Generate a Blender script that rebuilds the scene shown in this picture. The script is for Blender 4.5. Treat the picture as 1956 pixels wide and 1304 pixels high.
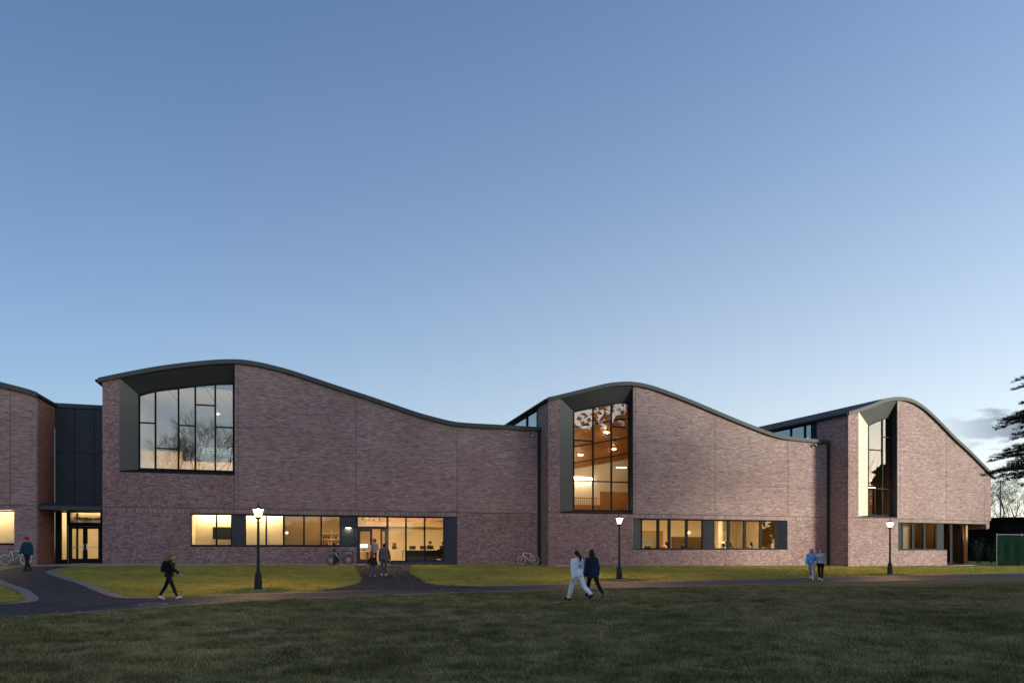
import bpy, bmesh, math, random
import numpy as np
from mathutils import Vector, Matrix

R = math.radians
scene = bpy.context.scene
for o in list(bpy.data.objects):
    bpy.data.objects.remove(o)
COL = scene.collection

# ------------------------------------------------------------------ camera, sky, sun, exposure
CAM_Z = 1.7
cd = bpy.data.cameras.new('camera')
cd.sensor_width = 36.0
cd.lens = 24.0
cd.shift_y = 0.2025
cd.clip_start = 0.1
cd.clip_end = 6000
cam = bpy.data.objects.new('camera', cd)
cam.location = (0, 0, CAM_Z)
cam.rotation_euler = (R(90), 0, 0)
COL.objects.link(cam)
scene.camera = cam

SUN_AZ, SUN_EL = 116.0, 5.0          # clockwise from the view direction (+Y) towards +X
world = bpy.data.worlds.new('World')
scene.world = world
world.use_nodes = True
wn, wl = world.node_tree.nodes, world.node_tree.links
wn.clear()
w_out = wn.new('ShaderNodeOutputWorld')
w_bg = wn.new('ShaderNodeBackground')
w_bg.inputs['Strength'].default_value = 0.15
sky = wn.new('ShaderNodeTexSky')
sky.sky_type = 'NISHITA'
sky.sun_disc = False
sky.sun_elevation = R(SUN_EL)
sky.sun_rotation = R(SUN_AZ)
sky.altitude = 0
sky.air_density = 1.0
sky.dust_density = 1.0
sky.ozone_density = 3.0
wl.new(w_bg.outputs[0], w_out.inputs[0])


def wnode(t, **kw):
    n = wn.new(t)
    for k, v in kw.items():
        setattr(n, k, v)
    return n


def wmath(op, a, b=None, clamp=False):
    n = wn.new('ShaderNodeMath')
    n.operation = op
    n.use_clamp = clamp
    for i, x in enumerate((a, b)):
        if x is None:
            continue
        if isinstance(x, (int, float)):
            n.inputs[i].default_value = x
        else:
            wl.new(x, n.inputs[i])
    return n.outputs[0]


# a bank of low evening cloud over the eastern roofs, drawn by direction in the sky itself
w_tc = wn.new('ShaderNodeTexCoord')
w_sep = wn.new('ShaderNodeSeparateXYZ')
wl.new(w_tc.outputs['Generated'], w_sep.inputs[0])
azi = wmath('ARCTAN2', w_sep.outputs['X'], w_sep.outputs['Y'])
ele = wmath('ARCSINE', w_sep.outputs['Z'])
w_comb = wn.new('ShaderNodeCombineXYZ')
wl.new(wmath('MULTIPLY', azi, 14.0), w_comb.inputs[0])
wl.new(wmath('MULTIPLY', ele, 40.0), w_comb.inputs[1])
w_noise = wn.new('ShaderNodeTexNoise')
w_noise.inputs['Scale'].default_value = 1.6
w_noise.inputs['Detail'].default_value = 6.0
w_noise.inputs['Roughness'].default_value = 0.55
wl.new(w_comb.outputs[0], w_noise.inputs['Vector'])
# band centre 8.1 degrees up, from azimuth 32 degrees on to the right
de = wmath('ABSOLUTE', wmath('SUBTRACT', ele, R(8.15)))
band = wmath('SUBTRACT', 1.1, wmath('DIVIDE', de, R(1.25)))
aza = wmath('MULTIPLY', wmath('SUBTRACT', azi, R(31.8)), 14.0, True)
azb = wmath('MULTIPLY', wmath('SUBTRACT', R(50.0), azi), 8.0, True)
band = wmath('SUBTRACT', wmath('ADD', band, wmath('MULTIPLY', wmath('SUBTRACT', w_noise.outputs['Fac'], 0.5), 2.6)), 0.25)
mask = wmath('MULTIPLY', wmath('MULTIPLY', wmath('MULTIPLY', band, 2.6, True), aza), azb)
w_sat = wn.new('ShaderNodeHueSaturation')
w_sat.inputs['Value'].default_value = 0.66
wl.new(sky.outputs[0], w_sat.inputs['Color'])
w_mix = wn.new('ShaderNodeMix')
w_mix.data_type = 'RGBA'
w_mix.blend_type = 'MULTIPLY'
wl.new(wmath('MULTIPLY', mask, 0.9), w_mix.inputs['Factor'])
w_mix.inputs['B'].default_value = (0.38, 0.37, 0.45, 1)
# afterglow: thin high haze lit from beyond the horizon, brightest towards the sun's azimuth and low down
lobe = wmath('POWER', wmath('MULTIPLY', wmath('ADD', wmath('COSINE', wmath('SUBTRACT', azi, R(SUN_AZ))), 1.0), 0.5), 0.75)
elp = wmath('MAXIMUM', ele, 0.0)
w_gc = wn.new('ShaderNodeCombineColor')
for ch, (iso, amp, deg) in enumerate(((0.34, 4.45, 20.0), (0.18, 4.3, 26.0), (0.30, 3.5, 48.0))):
    fade = wmath('POWER', 2.718, wmath('DIVIDE', elp, -R(deg)))
    wl.new(wmath('MULTIPLY', wmath('ADD', wmath('MULTIPLY', lobe, amp), iso), fade), w_gc.inputs[ch])
w_glow = wn.new('ShaderNodeMix')
w_glow.data_type = 'RGBA'
w_glow.blend_type = 'ADD'
w_glow.clamp_result = False
w_glow.inputs['Factor'].default_value = 1.0
wl.new(w_sat.outputs[0], w_glow.inputs['A'])
wl.new(w_gc.outputs[0], w_glow.inputs['B'])
wl.new(w_glow.outputs['Result'], w_mix.inputs['A'])
wl.new(w_mix.outputs['Result'], w_bg.inputs['Color'])

sd = bpy.data.lights.new('sun', 'SUN')
sd.energy = 3.1
sd.angle = R(9)
sd.color = (1.0, 0.98, 0.76)
sun = bpy.data.objects.new('sun', sd)
v = Vector((math.sin(R(SUN_AZ)) * math.cos(R(SUN_EL)), math.cos(R(SUN_AZ)) * math.cos(R(SUN_EL)), math.sin(R(SUN_EL))))
sun.rotation_euler = v.to_track_quat('Z', 'Y').to_euler()
sun.location = (30, -10, 30)
COL.objects.link(sun)

scene.view_settings.view_transform = 'Standard'
scene.view_settings.look = 'None'
scene.view_settings.gamma = 1.0
scene.view_settings.exposure = 1.0
scene.render.engine = 'CYCLES'
scene.cycles.use_denoising = True
scene.cycles.denoising_prefilter = 'NONE'
scene.cycles.max_bounces = 8
scene.cycles.transparent_max_bounces = 12
scene.cycles.diffuse_bounces = 3
scene.cycles.glossy_bounces = 3
scene.cycles.sample_clamp_indirect = 6.0
scene.cycles.caustics_reflective = False
scene.cycles.caustics_refractive = False

rng = random.Random(7)
nrng = np.random.default_rng(11)

# ------------------------------------------------------------------ materials
MATS = {}


class NT:
    """small node helper"""
    def __init__(self, name):
        self.m = bpy.data.materials.new(name)
        self.m.use_nodes = True
        self.n = self.m.node_tree.nodes
        self.l = self.m.node_tree.links
        self.b = self.n['Principled BSDF']
        MATS[name] = self.m

    def new(self, t, **kw):
        n = self.n.new(t)
        for k, v in kw.items():
            setattr(n, k, v)
        return n

    def put(self, x, sock):
        if isinstance(x, (int, float)):
            sock.default_value = x
        elif isinstance(x, (tuple, list)):
            sock.default_value = tuple(x) + ((1,) if len(x) == 3 and sock.type == 'RGBA' else ())
        else:
            self.l.new(x, sock)

    def math(self, op, a, b=None, c=None, clamp=False):
        n = self.new('ShaderNodeMath', operation=op, use_clamp=clamp)
        for i, x in enumerate((a, b, c)):
            if x is not None:
                self.put(x, n.inputs[i])
        return n.outputs[0]

    def mix(self, f, a, b, blend='MIX'):
        n = self.new('ShaderNodeMix', data_type='RGBA', blend_type=blend)
        self.put(f, n.inputs['Factor'])
        self.put(a, n.inputs['A'])
        self.put(b, n.inputs['B'])
        return n.outputs['Result']

    def noise(self, vec, scale, detail=4, rough=0.5, out='Fac'):
        n = self.new('ShaderNodeTexNoise')
        n.inputs['Scale'].default_value = scale
        n.inputs['Detail'].default_value = detail
        n.inputs['Roughness'].default_value = rough
        if vec is not None:
            self.l.new(vec, n.inputs['Vector'])
        return n.outputs[out]

    def ramp(self, f, stops, interp='LINEAR'):
        n = self.new('ShaderNodeValToRGB')
        n.color_ramp.interpolation = interp
        e = n.color_ramp.elements
        while len(e) < len(stops):
            e.new(0.5)
        for i, (p, c) in enumerate(stops):
            e[i].position = p
            e[i].color = tuple(c) + (1,)
        self.put(f, n.inputs[0])
        return n.outputs[0]

    def coord(self, which='Object'):
        return self.new('ShaderNodeTexCoord').outputs[which]

    def bump(self, h, strength=0.3, dist=0.02):
        n = self.new('ShaderNodeBump')
        n.inputs['Strength'].default_value = strength
        n.inputs['Distance'].default_value = dist
        self.l.new(h, n.inputs['Height'])
        self.l.new(n.outputs[0], self.b.inputs['Normal'])

    def set(self, **kw):
        names = {'color': 'Base Color', 'rough': 'Roughness', 'metal': 'Metallic', 'spec': 'Specular IOR Level',
                 'emit': 'Emission Color', 'emit_s': 'Emission Strength', 'sheen': 'Sheen Weight', 'coat': 'Coat Weight'}
        for k, x in kw.items():
            self.put(x, self.b.inputs[names[k]])


def plain(name, col, rough=0.6, metal=0.0, spec=0.5, var=0.12, scale=3.0, bump=0.0):
    """one colour with a little wear"""
    t = NT(name)
    c = t.coord()
    f = t.noise(c, scale, 5, 0.6)
    dark = tuple(x * (1 - var) for x in col)
    lite = tuple(min(1, x * (1 + var)) for x in col)
    t.set(color=t.ramp(f, [(0.3, dark), (0.7, lite)]), rough=rough, metal=metal, spec=spec)
    if bump:
        t.bump(t.noise(c, scale * 12, 3), 0.4, bump)
    return t.m


def brick(name, bw, rh, cols, mortar, contrast=1.0, bumpd=0.006, mort=0.011, spread=1.5):
    """bricks laid in metres on the UV map; every brick draws its own colour"""
    t = NT(name)
    uv = t.new('ShaderNodeUVMap').outputs[0]
    sp = t.new('ShaderNodeSeparateXYZ')
    t.l.new(uv, sp.inputs[0])
    u, vv = sp.outputs[0], sp.outputs[1]
    row = t.math('FLOOR', t.math('DIVIDE', vv, rh))
    half = t.math('MULTIPLY', t.math('MODULO', t.math('ADD', row, 400), 2), 0.5)
    ub = t.math('ADD', t.math('DIVIDE', u, bw), half)
    colm = t.math('FLOOR', ub)
    cv = t.new('ShaderNodeCombineXYZ')
    t.l.new(colm, cv.inputs[0])
    t.l.new(row, cv.inputs[1])
    wnz = t.new('ShaderNodeTexWhiteNoise', noise_dimensions='2D')
    t.l.new(cv.outputs[0], wnz.inputs['Vector'])
    # runs of three or four like bricks in a course
    cv2 = t.new('ShaderNodeCombineXYZ')
    t.l.new(t.math('FLOOR', t.math('DIVIDE', ub, 3.7)), cv2.inputs[0])
    t.l.new(row, cv2.inputs[1])
    wn2 = t.new('ShaderNodeTexWhiteNoise', noise_dimensions='2D')
    t.l.new(cv2.outputs[0], wn2.inputs['Vector'])
    val = t.math('ADD', t.math('MULTIPLY', wnz.outputs['Value'], 0.82), t.math('MULTIPLY', wn2.outputs['Value'], 0.18))
    mp = t.new('ShaderNodeMapping')
    t.l.new(uv, mp.inputs['Vector'])
    mp.inputs['Scale'].default_value = (1.5, 5.5, 1)
    batch = t.noise(mp.outputs[0], 1.0, 6, 0.72)
    val = t.math('ADD', t.math('MULTIPLY', val, 0.42 * spread), t.math('ADD', t.math('MULTIPLY', batch, 0.95), -0.19 + 0.21 * (1 - spread)))
    base = t.ramp(val, [(0.12, cols[0]), (0.34, cols[1]), (0.6, cols[2]), (0.86, cols[3])])
    big = t.noise(uv, 0.35, 4, 0.6)
    base = t.mix(1.0, base, t.ramp(big, [(0.3, (0.88, 0.80, 0.80)), (0.7, (1.12, 1.10, 1.12))]), 'MULTIPLY')
    fu = t.math('FRACT', ub)
    fv = t.math('FRACT', t.math('DIVIDE', vv, rh))
    eu = t.math('MULTIPLY', t.math('MINIMUM', fu, t.math('SUBTRACT', 1.0, fu)), bw)
    ev = t.math('MULTIPLY', t.math('MINIMUM', fv, t.math('SUBTRACT', 1.0, fv)), rh)
    edge = t.math('MINIMUM', eu, ev)
    isb = t.math('MULTIPLY', t.math('SUBTRACT', edge, mort * 0.35), 260.0, clamp=True)
    colr = t.mix(isb, mortar, base)
    t.set(color=colr, rough=0.85, spec=0.25)
    h = t.math('ADD', isb, t.math('MULTIPLY', wnz.outputs['Value'], contrast))
    t.bump(h, 0.35, bumpd)
    return t.m


BR = [(0.133, 0.084, 0.084), (0.234, 0.163, 0.161), (0.288, 0.212, 0.205), (0.395, 0.312, 0.295)]
brick('brick_smooth', 0.29, 0.068, BR, (0.275, 0.20, 0.205), 0.35)
BR2 = [(0.108, 0.064, 0.068), (0.203, 0.133, 0.134), (0.278, 0.194, 0.188), (0.415, 0.316, 0.30)]
brick('brick_rough', 0.145, 0.068, BR2, (0.20, 0.14, 0.145), 1.2, 0.010, spread=1.45)
brick('brick_soldier', 0.068, 0.30, BR, (0.2, 0.16, 0.15), 0.3)
brick('brick_return', 0.29, 0.068, [(0.11, 0.050, 0.042), (0.18, 0.080, 0.062), (0.23, 0.105, 0.08), (0.29, 0.14, 0.11)], (0.22, 0.15, 0.12), 0.5)

plain('fascia_metal', (0.060, 0.066, 0.076), 0.6, 0.0, 0.2, 0.06)
plain('dark_metal', (0.026, 0.030, 0.038), 0.6, 0.0, 0.06, 0.08)
plain('navy_panel', (0.026, 0.036, 0.052), 0.5, 0.0, 0.3, 0.06)
plain('reveal_panel', (0.062, 0.064, 0.066), 0.5, 0.0, 0.35, 0.04)
plain('reveal_panel_lit', (0.52, 0.45, 0.37), 0.45, 0.3, 0.5, 0.03)  # paler copy of the reveal sheets: the end bay's sunlight is in its colour
plain('soffit_metal', (0.020, 0.022, 0.027), 0.5, 0.0, 0.5, 0.05)
plain('frame_metal', (0.014, 0.016, 0.019), 0.6, 0.0, 0.06, 0.05)
plain('black_iron', (0.010, 0.010, 0.011), 0.45, 0.2, 0.5, 0.1)
plain('roof_metal', (0.060, 0.066, 0.078), 0.5, 0.3, 0.5, 0.1)
plain('steel', (0.45, 0.46, 0.48), 0.3, 1.0, 0.5, 0.05)
plain('concrete', (0.30, 0.275, 0.25), 0.9, 0, 0.3, 0.15, 4, 0.004)
plain('granite_edge', (0.20, 0.175, 0.165), 0.85, 0, 0.3, 0.22, 9, 0.004)
plain('cream_wall', (0.74, 0.66, 0.50), 0.85, 0, 0.2, 0.03, 1.0)
plain('white_wall', (0.78, 0.75, 0.68), 0.85, 0, 0.2, 0.03, 1.0)
plain('grey_ceiling', (0.62, 0.63, 0.62), 0.8, 0, 0.2, 0.05, 1.0)
bl_t = NT('beige_blind')
bl_d = bl_t.new('ShaderNodeBsdfDiffuse')
bl_d.inputs[0].default_value = (0.46, 0.38, 0.26, 1)
bl_r = bl_t.new('ShaderNodeBsdfTranslucent')
bl_r.inputs[0].default_value = (0.55, 0.45, 0.30, 1)
bl_m = bl_t.new('ShaderNodeMixShader')
bl_m.inputs[0].default_value = 0.5
bl_t.l.new(bl_d.outputs[0], bl_m.inputs[1])
bl_t.l.new(bl_r.outputs[0], bl_m.inputs[2])
bl_t.l.new(bl_m.outputs[0], bl_t.n['Material Output'].inputs[0])
plain('dark_slot', (0.015, 0.012, 0.010), 0.8)
plain('dark_floor', (0.11, 0.085, 0.065), 0.5)
plain('white_top', (0.72, 0.68, 0.62), 0.4)
plain('black_plastic', (0.012, 0.012, 0.013), 0.4)
plain('brown_panel', (0.12, 0.075, 0.035), 0.6)
plain('curtain', (0.24, 0.21, 0.16), 0.9)
plain('rubber', (0.018, 0.017, 0.017), 0.8)
plain('silver_paint', (0.62, 0.60, 0.57), 0.35, 0.2)
plain('white_paint', (0.86, 0.84, 0.80), 0.4, 0.0)
plain('teal_paint', (0.03, 0.16, 0.19), 0.35, 0.1)
plain('navy_cloth', (0.012, 0.020, 0.045), 0.8)
plain('green_screen', (0.0012, 0.012, 0.007), 0.9, 0, 0.05, 0.25, 1.2)
plain('galvanised', (0.16, 0.17, 0.17), 0.6, 0.2)
plain('shed_black', (0.006, 0.006, 0.007), 0.95, 0, 0.05)
plain('bark', (0.075, 0.055, 0.042), 0.95, 0, 0.2, 0.35, 7, 0.01)
plain('twig_bark', (0.06, 0.045, 0.038), 0.95, 0, 0.2, 0.2, 5)
plain('far_twig', (0.060, 0.052, 0.062), 0.95, 0, 0.1, 0.2, 0.2)
plain('stone_pale', (0.55, 0.52, 0.48), 0.9)
plain('red_plant', (0.55, 0.05, 0.03), 0.6)
plain('leaf_green', (0.05, 0.10, 0.04), 0.6, 0, 0.3, 0.4, 6)
plain('dead_leaf', (0.36, 0.24, 0.13), 0.8, 0, 0.2, 0.5, 4)
plain('skin', (0.50, 0.31, 0.22), 0.55)
plain('eye_dark', (0.02, 0.015, 0.012), 0.3)
plain('lip', (0.38, 0.16, 0.13), 0.5)
for n_, c_ in {'cloth_white': (0.72, 0.75, 0.82), 'cloth_black': (0.011, 0.011, 0.014), 'cloth_navy': (0.012, 0.022, 0.045),
               'cloth_grey': (0.085, 0.082, 0.092), 'cloth_lightgrey': (0.38, 0.37, 0.40), 'cloth_blue': (0.10, 0.32, 0.72),
               'cloth_sweat': (0.40, 0.40, 0.43), 'cloth_jean': (0.055, 0.065, 0.095), 'cloth_red': (0.42, 0.012, 0.02),
               'cloth_tan': (0.20, 0.15, 0.11), 'cloth_plaid': (0.05, 0.07, 0.045), 'cloth_teal': (0.012, 0.045, 0.075),
               'hair_brown': (0.035, 0.018, 0.011), 'hair_blond': (0.30, 0.19, 0.08), 'hair_black': (0.012, 0.010, 0.009),
               'shoe_white': (0.72, 0.70, 0.68), 'shoe_black': (0.015, 0.014, 0.014), 'shoe_green': (0.35, 0.42, 0.30),
               'cloth_rust': (0.35, 0.10, 0.05)}.items():
    plain(n_, c_, 0.85, 0, 0.2, 0.22, 7.0, 0.012)


def wood(name, c0, c1, along='x'):
    t = NT(name)
    uv = t.new('ShaderNodeUVMap').outputs[0]
    mp = t.new('ShaderNodeMapping')
    t.l.new(uv, mp.inputs['Vector'])
    mp.inputs['Scale'].default_value = (1.2, 14, 1) if along == 'x' else (14, 1.2, 1)
    f = t.noise(mp.outputs[0], 1.0, 5, 0.6)
    t.set(color=t.ramp(f, [(0.25, c0), (0.75, c1)]), rough=0.55, spec=0.3)
    return t.m


wood('wood_ceiling', (0.30, 0.135, 0.042), (0.48, 0.25, 0.09))
wood('wood_panel', (0.24, 0.11, 0.04), (0.36, 0.18, 0.07), 'y')
wood('wood_pale', (0.40, 0.31, 0.20), (0.52, 0.42, 0.29), 'y')
wood('white_plank', (0.60, 0.62, 0.60), (0.72, 0.73, 0.71))


def glass(name, refl, tint):
    t = NT(name)
    t.n.remove(t.b)
    out = t.n['Material Output']
    tr = t.new('ShaderNodeBsdfTransparent')
    tr.inputs[0].default_value = tint + (1,)
    gl = t.new('ShaderNodeBsdfGlossy')
    gl.inputs['Roughness'].default_value = 0.0
    gl.inputs[0].default_value = (1, 1, 1, 1)
    fr = t.new('ShaderNodeFresnel')
    # a pane has two faces: keep the same index when leaving it
    bf = t.new('ShaderNodeNewGeometry').outputs['Backfacing']
    t.l.new(t.math('SUBTRACT', 1.5, t.math('MULTIPLY', bf, 1.5 - 1 / 1.5)), fr.inputs[0])
    # slight warp of the float glass
    bp = t.new('ShaderNodeBump')
    bp.inputs['Strength'].default_value = 0.02
    bp.inputs['Distance'].default_value = 0.05
    t.l.new(t.noise(t.coord(), 0.9, 1), bp.inputs['Height'])
    t.l.new(bp.outputs[0], gl.inputs['Normal'])
    mx = t.new('ShaderNodeMixShader')
    t.l.new(t.math('ADD', t.math('MULTIPLY', fr.outputs[0], 1.0 - refl), refl, clamp=True), mx.inputs[0])
    t.l.new(tr.outputs[0], mx.inputs[1])
    t.l.new(gl.outputs[0], mx.inputs[2])
    t.l.new(mx.outputs[0], out.inputs[0])
    return t.m


glass('glass_coated', 0.20, (0.86, 0.90, 0.86))
glass('glass_clear', 0.0, (0.90, 0.91, 0.88))


def emit(name, col, s):
    t = NT(name)
    t.set(color=(0.8, 0.8, 0.8), emit=col, emit_s=s, rough=0.5)
    return t.m


emit('light_warm', (1.0, 0.66, 0.32), 60.0)
emit('light_cove', (1.0, 0.73, 0.42), 36.0)
emit('light_spot', (1.0, 0.70, 0.38), 110.0)
emit('light_warm_low', (1.0, 0.62, 0.27), 24.0)
emit('light_low', (1.0, 0.66, 0.34), 12.0)
emit('light_dim', (1.0, 0.60, 0.25), 20.0)
lg = NT('lantern_glow')
lg_e = lg.new('ShaderNodeEmission')
lg_e.inputs[0].default_value = (1.0, 0.72, 0.42, 1)
lg_e.inputs[1].default_value = 2.6
lg_t = lg.new('ShaderNodeBsdfTransparent')
lg_m = lg.new('ShaderNodeMixShader')
lg_m.inputs[0].default_value = 0.45
lg.l.new(lg_t.outputs[0], lg_m.inputs[1])
lg.l.new(lg_e.outputs[0], lg_m.inputs[2])
lg.l.new(lg_m.outputs[0], lg.n['Material Output'].inputs[0])
emit('lantern_core', (1.0, 0.80, 0.55), 12.0)
emit('screen_blue', (0.45, 0.6, 1.0), 0.9)


def lawn_material():
    t = NT('lawn')
    c = t.coord()
    sp = t.new('ShaderNodeSeparateXYZ')
    t.l.new(c, sp.inputs[0])
    fine = t.noise(c, 9.0, 6, 0.7)
    patch = t.noise(c, 0.35, 4, 0.6)
    col = t.ramp(fine, [(0.28, (0.035, 0.036, 0.016)), (0.5, (0.075, 0.075, 0.033)), (0.75, (0.16, 0.15, 0.07))])
    dry_lit = t.ramp(fine, [(0.28, (0.17, 0.155, 0.036)), (0.75, (0.38, 0.32, 0.085))])
    # straw-coloured turf beyond the path, with the warmer light there put into the colour
    far = t.math('MULTIPLY', t.math('SUBTRACT', t.math('SUBTRACT', sp.outputs[1], t.math('MULTIPLY', sp.outputs[0], 0.36)), 24.0), 0.14, clamp=True)
    f = t.math('MULTIPLY', far, t.math('ADD', 0.55, t.math('MULTIPLY', patch, 0.7)), clamp=True)
    f2 = t.math('MAXIMUM', f, t.math('MULTIPLY', t.math('SUBTRACT', patch, 0.56), 1.6, clamp=True))
    t.set(color=t.mix(f2, col, dry_lit), rough=0.95, spec=0.15)
    t.bump(t.noise(c, 26.0, 4, 0.7), 0.9, 0.05)
    return t.m


lawn_material()


def blade_material(name, a, b, c_):
    t = NT(name)
    g = t.new('ShaderNodeNewGeometry').outputs['Random Per Island']
    p = t.noise(t.coord(), 1.3, 5, 0.65)
    p2 = t.noise(t.coord(), 0.22, 3, 0.6)
    f = t.math('ADD', t.math('MULTIPLY', g, 0.55), t.math('ADD', t.math('MULTIPLY', t.math('SUBTRACT', p, 0.42), 1.5), t.math('MULTIPLY', t.math('SUBTRACT', p2, 0.45), 1.0)), clamp=True)
    t.set(color=t.ramp(f, [(0.1, a), (0.55, b), (0.95, c_)]), rough=0.8, spec=0.2)
    return t.m


blade_material('grass_blade', (0.076, 0.068, 0.024), (0.262, 0.222, 0.086), (0.58, 0.475, 0.225))
blade_material('grass_dry_lit', (0.13, 0.155, 0.024), (0.31, 0.30, 0.050), (0.56, 0.44, 0.10))  # blades of the far lawn, with its warmer light mixed into the colour
blade_material('needle', (0.006, 0.012, 0.008), (0.012, 0.022, 0.012), (0.022, 0.034, 0.018))


def asphalt_material(name, base, bumpd):
    t = NT(name)
    c = t.coord()
    f = t.noise(c, 45.0, 4, 0.75)
    p = t.noise(c, 0.6, 4, 0.6)
    col = t.ramp(f, [(0.3, tuple(x * 0.6 for x in base)), (0.72, tuple(x * 1.6 for x in base))])
    col = t.mix(1.0, col, t.ramp(p, [(0.3, (0.6, 0.6, 0.63)), (0.7, (1.45, 1.40, 1.36))]), 'MULTIPLY')
    vr = t.new('ShaderNodeTexVoronoi', feature='DISTANCE_TO_EDGE')
    vr.inputs['Scale'].default_value = 0.55
    t.l.new(t.new('ShaderNodeTexCoord').outputs['Object'], vr.inputs['Vector'])
    crack = t.math('MULTIPLY', t.math('SUBTRACT', 0.012, vr.outputs['Distance']), 120.0, clamp=True)
    col = t.mix(t.math('MULTIPLY', crack, 0.7), col, (0.008, 0.008, 0.009))
    t.set(color=col, rough=0.78, spec=0.35)
    t.bump(f, 0.8, bumpd)
    return t.m


asphalt_material('asphalt', (0.026, 0.024, 0.028), 0.006)
asphalt_material('millings', (0.020, 0.020, 0.025), 0.03)


# ------------------------------------------------------------------ mesh helpers
class MB:
    """collects faces; build() links them as one mesh object"""
    def __init__(self):
        self.v, self.f, self.uv, self.mi = [], [], [], []

    def poly(self, pts, uvs=None, mi=0):
        i = len(self.v)
        self.v.extend([tuple(p) for p in pts])
        self.f.append(tuple(range(i, i + len(pts))))
        self.uv.extend(uvs if uvs else [(0, 0)] * len(pts))
        self.mi.append(mi)

    def box(self, fr, s0, s1, t0, t1, z0, z1, mi=0):
        W = fr
        c = lambda s, t, z: W(s, t, z)
        self.poly([c(s0, t1, z0), c(s1, t1, z0), c(s1, t1, z1), c(s0, t1, z1)], [(s0, z0), (s1, z0), (s1, z1), (s0, z1)], mi)
        self.poly([c(s1, t0, z0), c(s0, t0, z0), c(s0, t0, z1), c(s1, t0, z1)], [(s1, z0), (s0, z0), (s0, z1), (s1, z1)], mi)
        self.poly([c(s1, t1, z0), c(s1, t0, z0), c(s1, t0, z1), c(s1, t1, z1)], [(t1, z0), (t0, z0), (t0, z1), (t1, z1)], mi)
        self.poly([c(s0, t0, z0), c(s0, t1, z0), c(s0, t1, z1), c(s0, t0, z1)], [(t0, z0), (t1, z0), (t1, z1), (t0, z1)], mi)
        self.poly([c(s0, t1, z1), c(s1, t1, z1), c(s1, t0, z1), c(s0, t0, z1)], [(s0, t1), (s1, t1), (s1, t0), (s0, t0)], mi)
        self.poly([c(s0, t0, z0), c(s1, t0, z0), c(s1, t1, z0), c(s0, t1, z0)], [(s0, t0), (s1, t0), (s1, t1), (s0, t1)], mi)
        return self

    def tube(self, pts, radii, n=6, cap=True, mi=0):
        pts = [Vector(p) for p in pts]
        if isinstance(radii, (int, float)):
            radii = [radii] * len(pts)
        rings = []
        for i, p in enumerate(pts):
            a = pts[max(0, i - 1)]
            b = pts[min(len(pts) - 1, i + 1)]
            d = (b - a).normalized() if (b - a).length > 1e-9 else Vector((0, 0, 1))
            ref = Vector((0, 0, 1)) if abs(d.z) < 0.9 else Vector((1, 0, 0))
            x = d.cross(ref).normalized()
            y = d.cross(x)
            base = len(self.v)
            for k in range(n):
                an = 2 * math.pi * k / n
                self.v.append(tuple(p + (x * math.cos(an) + y * math.sin(an)) * radii[i]))
            rings.append(base)
        for a, b in zip(rings, rings[1:]):
            for k in range(n):
                k2 = (k + 1) % n
                self.f.append((a + k, a + k2, b + k2, b + k))
                self.uv.extend([(0, 0)] * 4)
                self.mi.append(mi)
        if cap:
            for r, rev in ((rings[0], False), (rings[-1], True)):
                idx = [r + k for k in range(n)]
                self.f.append(tuple(idx if rev else idx[::-1]))
                self.uv.extend([(0, 0)] * n)
                self.mi.append(mi)
        return self

    def lathe(self, prof, n=16, c=(0, 0, 0), mi=0, rot=0.0):
        base = len(self.v)
        for r, z in prof:
            for k in range(n):
                a = 2 * math.pi * k / n + rot
                self.v.append((c[0] + r * math.cos(a), c[1] + r * math.sin(a), c[2] + z))
        m = len(prof)
        for i in range(m - 1):
            for k in range(n):
                k2 = (k + 1) % n
                self.f.append((base + i * n + k, base + i * n + k2, base + (i + 1) * n + k2, base + (i + 1) * n + k))
                self.uv.extend([(0, 0)] * 4)
                self.mi.append(mi)
        for i, rev in ((0, True), (m - 1, False)):
            if prof[i][0] > 1e-4:
                idx = [base + i * n + k for k in range(n)]
                self.f.append(tuple(idx[::-1] if rev else idx))
                self.uv.extend([(0, 0)] * n)
                self.mi.append(mi)
        return self

    def torus(self, c, R_, r, ax, ay, n=28, m=6):
        c, ax, ay = Vector(c), Vector(ax), Vector(ay)
        az = ax.cross(ay)
        base = len(self.v)
        for i in range(n):
            a = 2 * math.pi * i / n
            d = ax * math.cos(a) + ay * math.sin(a)
            for j in range(m):
                b = 2 * math.pi * j / m
                self.v.append(tuple(c + d * (R_ + r * math.cos(b)) + az * (r * math.sin(b))))
        for i in range(n):
            for j in range(m):
                i2, j2 = (i + 1) % n, (j + 1) % m
                self.f.append((base + i * m + j, base + i2 * m + j, base + i2 * m + j2, base + i * m + j2))
                self.uv.extend([(0, 0)] * 4)
                self.mi.append(0)
        return self

    def ball(self, c, r, n=12, m=8):
        prof = [(math.sin(math.pi * i / m), -math.cos(math.pi * i / m)) for i in range(m + 1)]
        rx, ry, rz = (r, r, r) if isinstance(r, (int, float)) else r
        base = len(self.v)
        for a, z in prof:
            for k in range(n):
                an = 2 * math.pi * k / n
                self.v.append((c[0] + rx * a * math.cos(an), c[1] + ry * a * math.sin(an), c[2] + rz * z))
        for i in range(m):
            for k in range(n):
                k2 = (k + 1) % n
                self.f.append((base + i * n + k, base + i * n + k2, base + (i + 1) * n + k2, base + (i + 1) * n + k))
                self.uv.extend([(0, 0)] * 4)
                self.mi.append(0)
        return self

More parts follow.
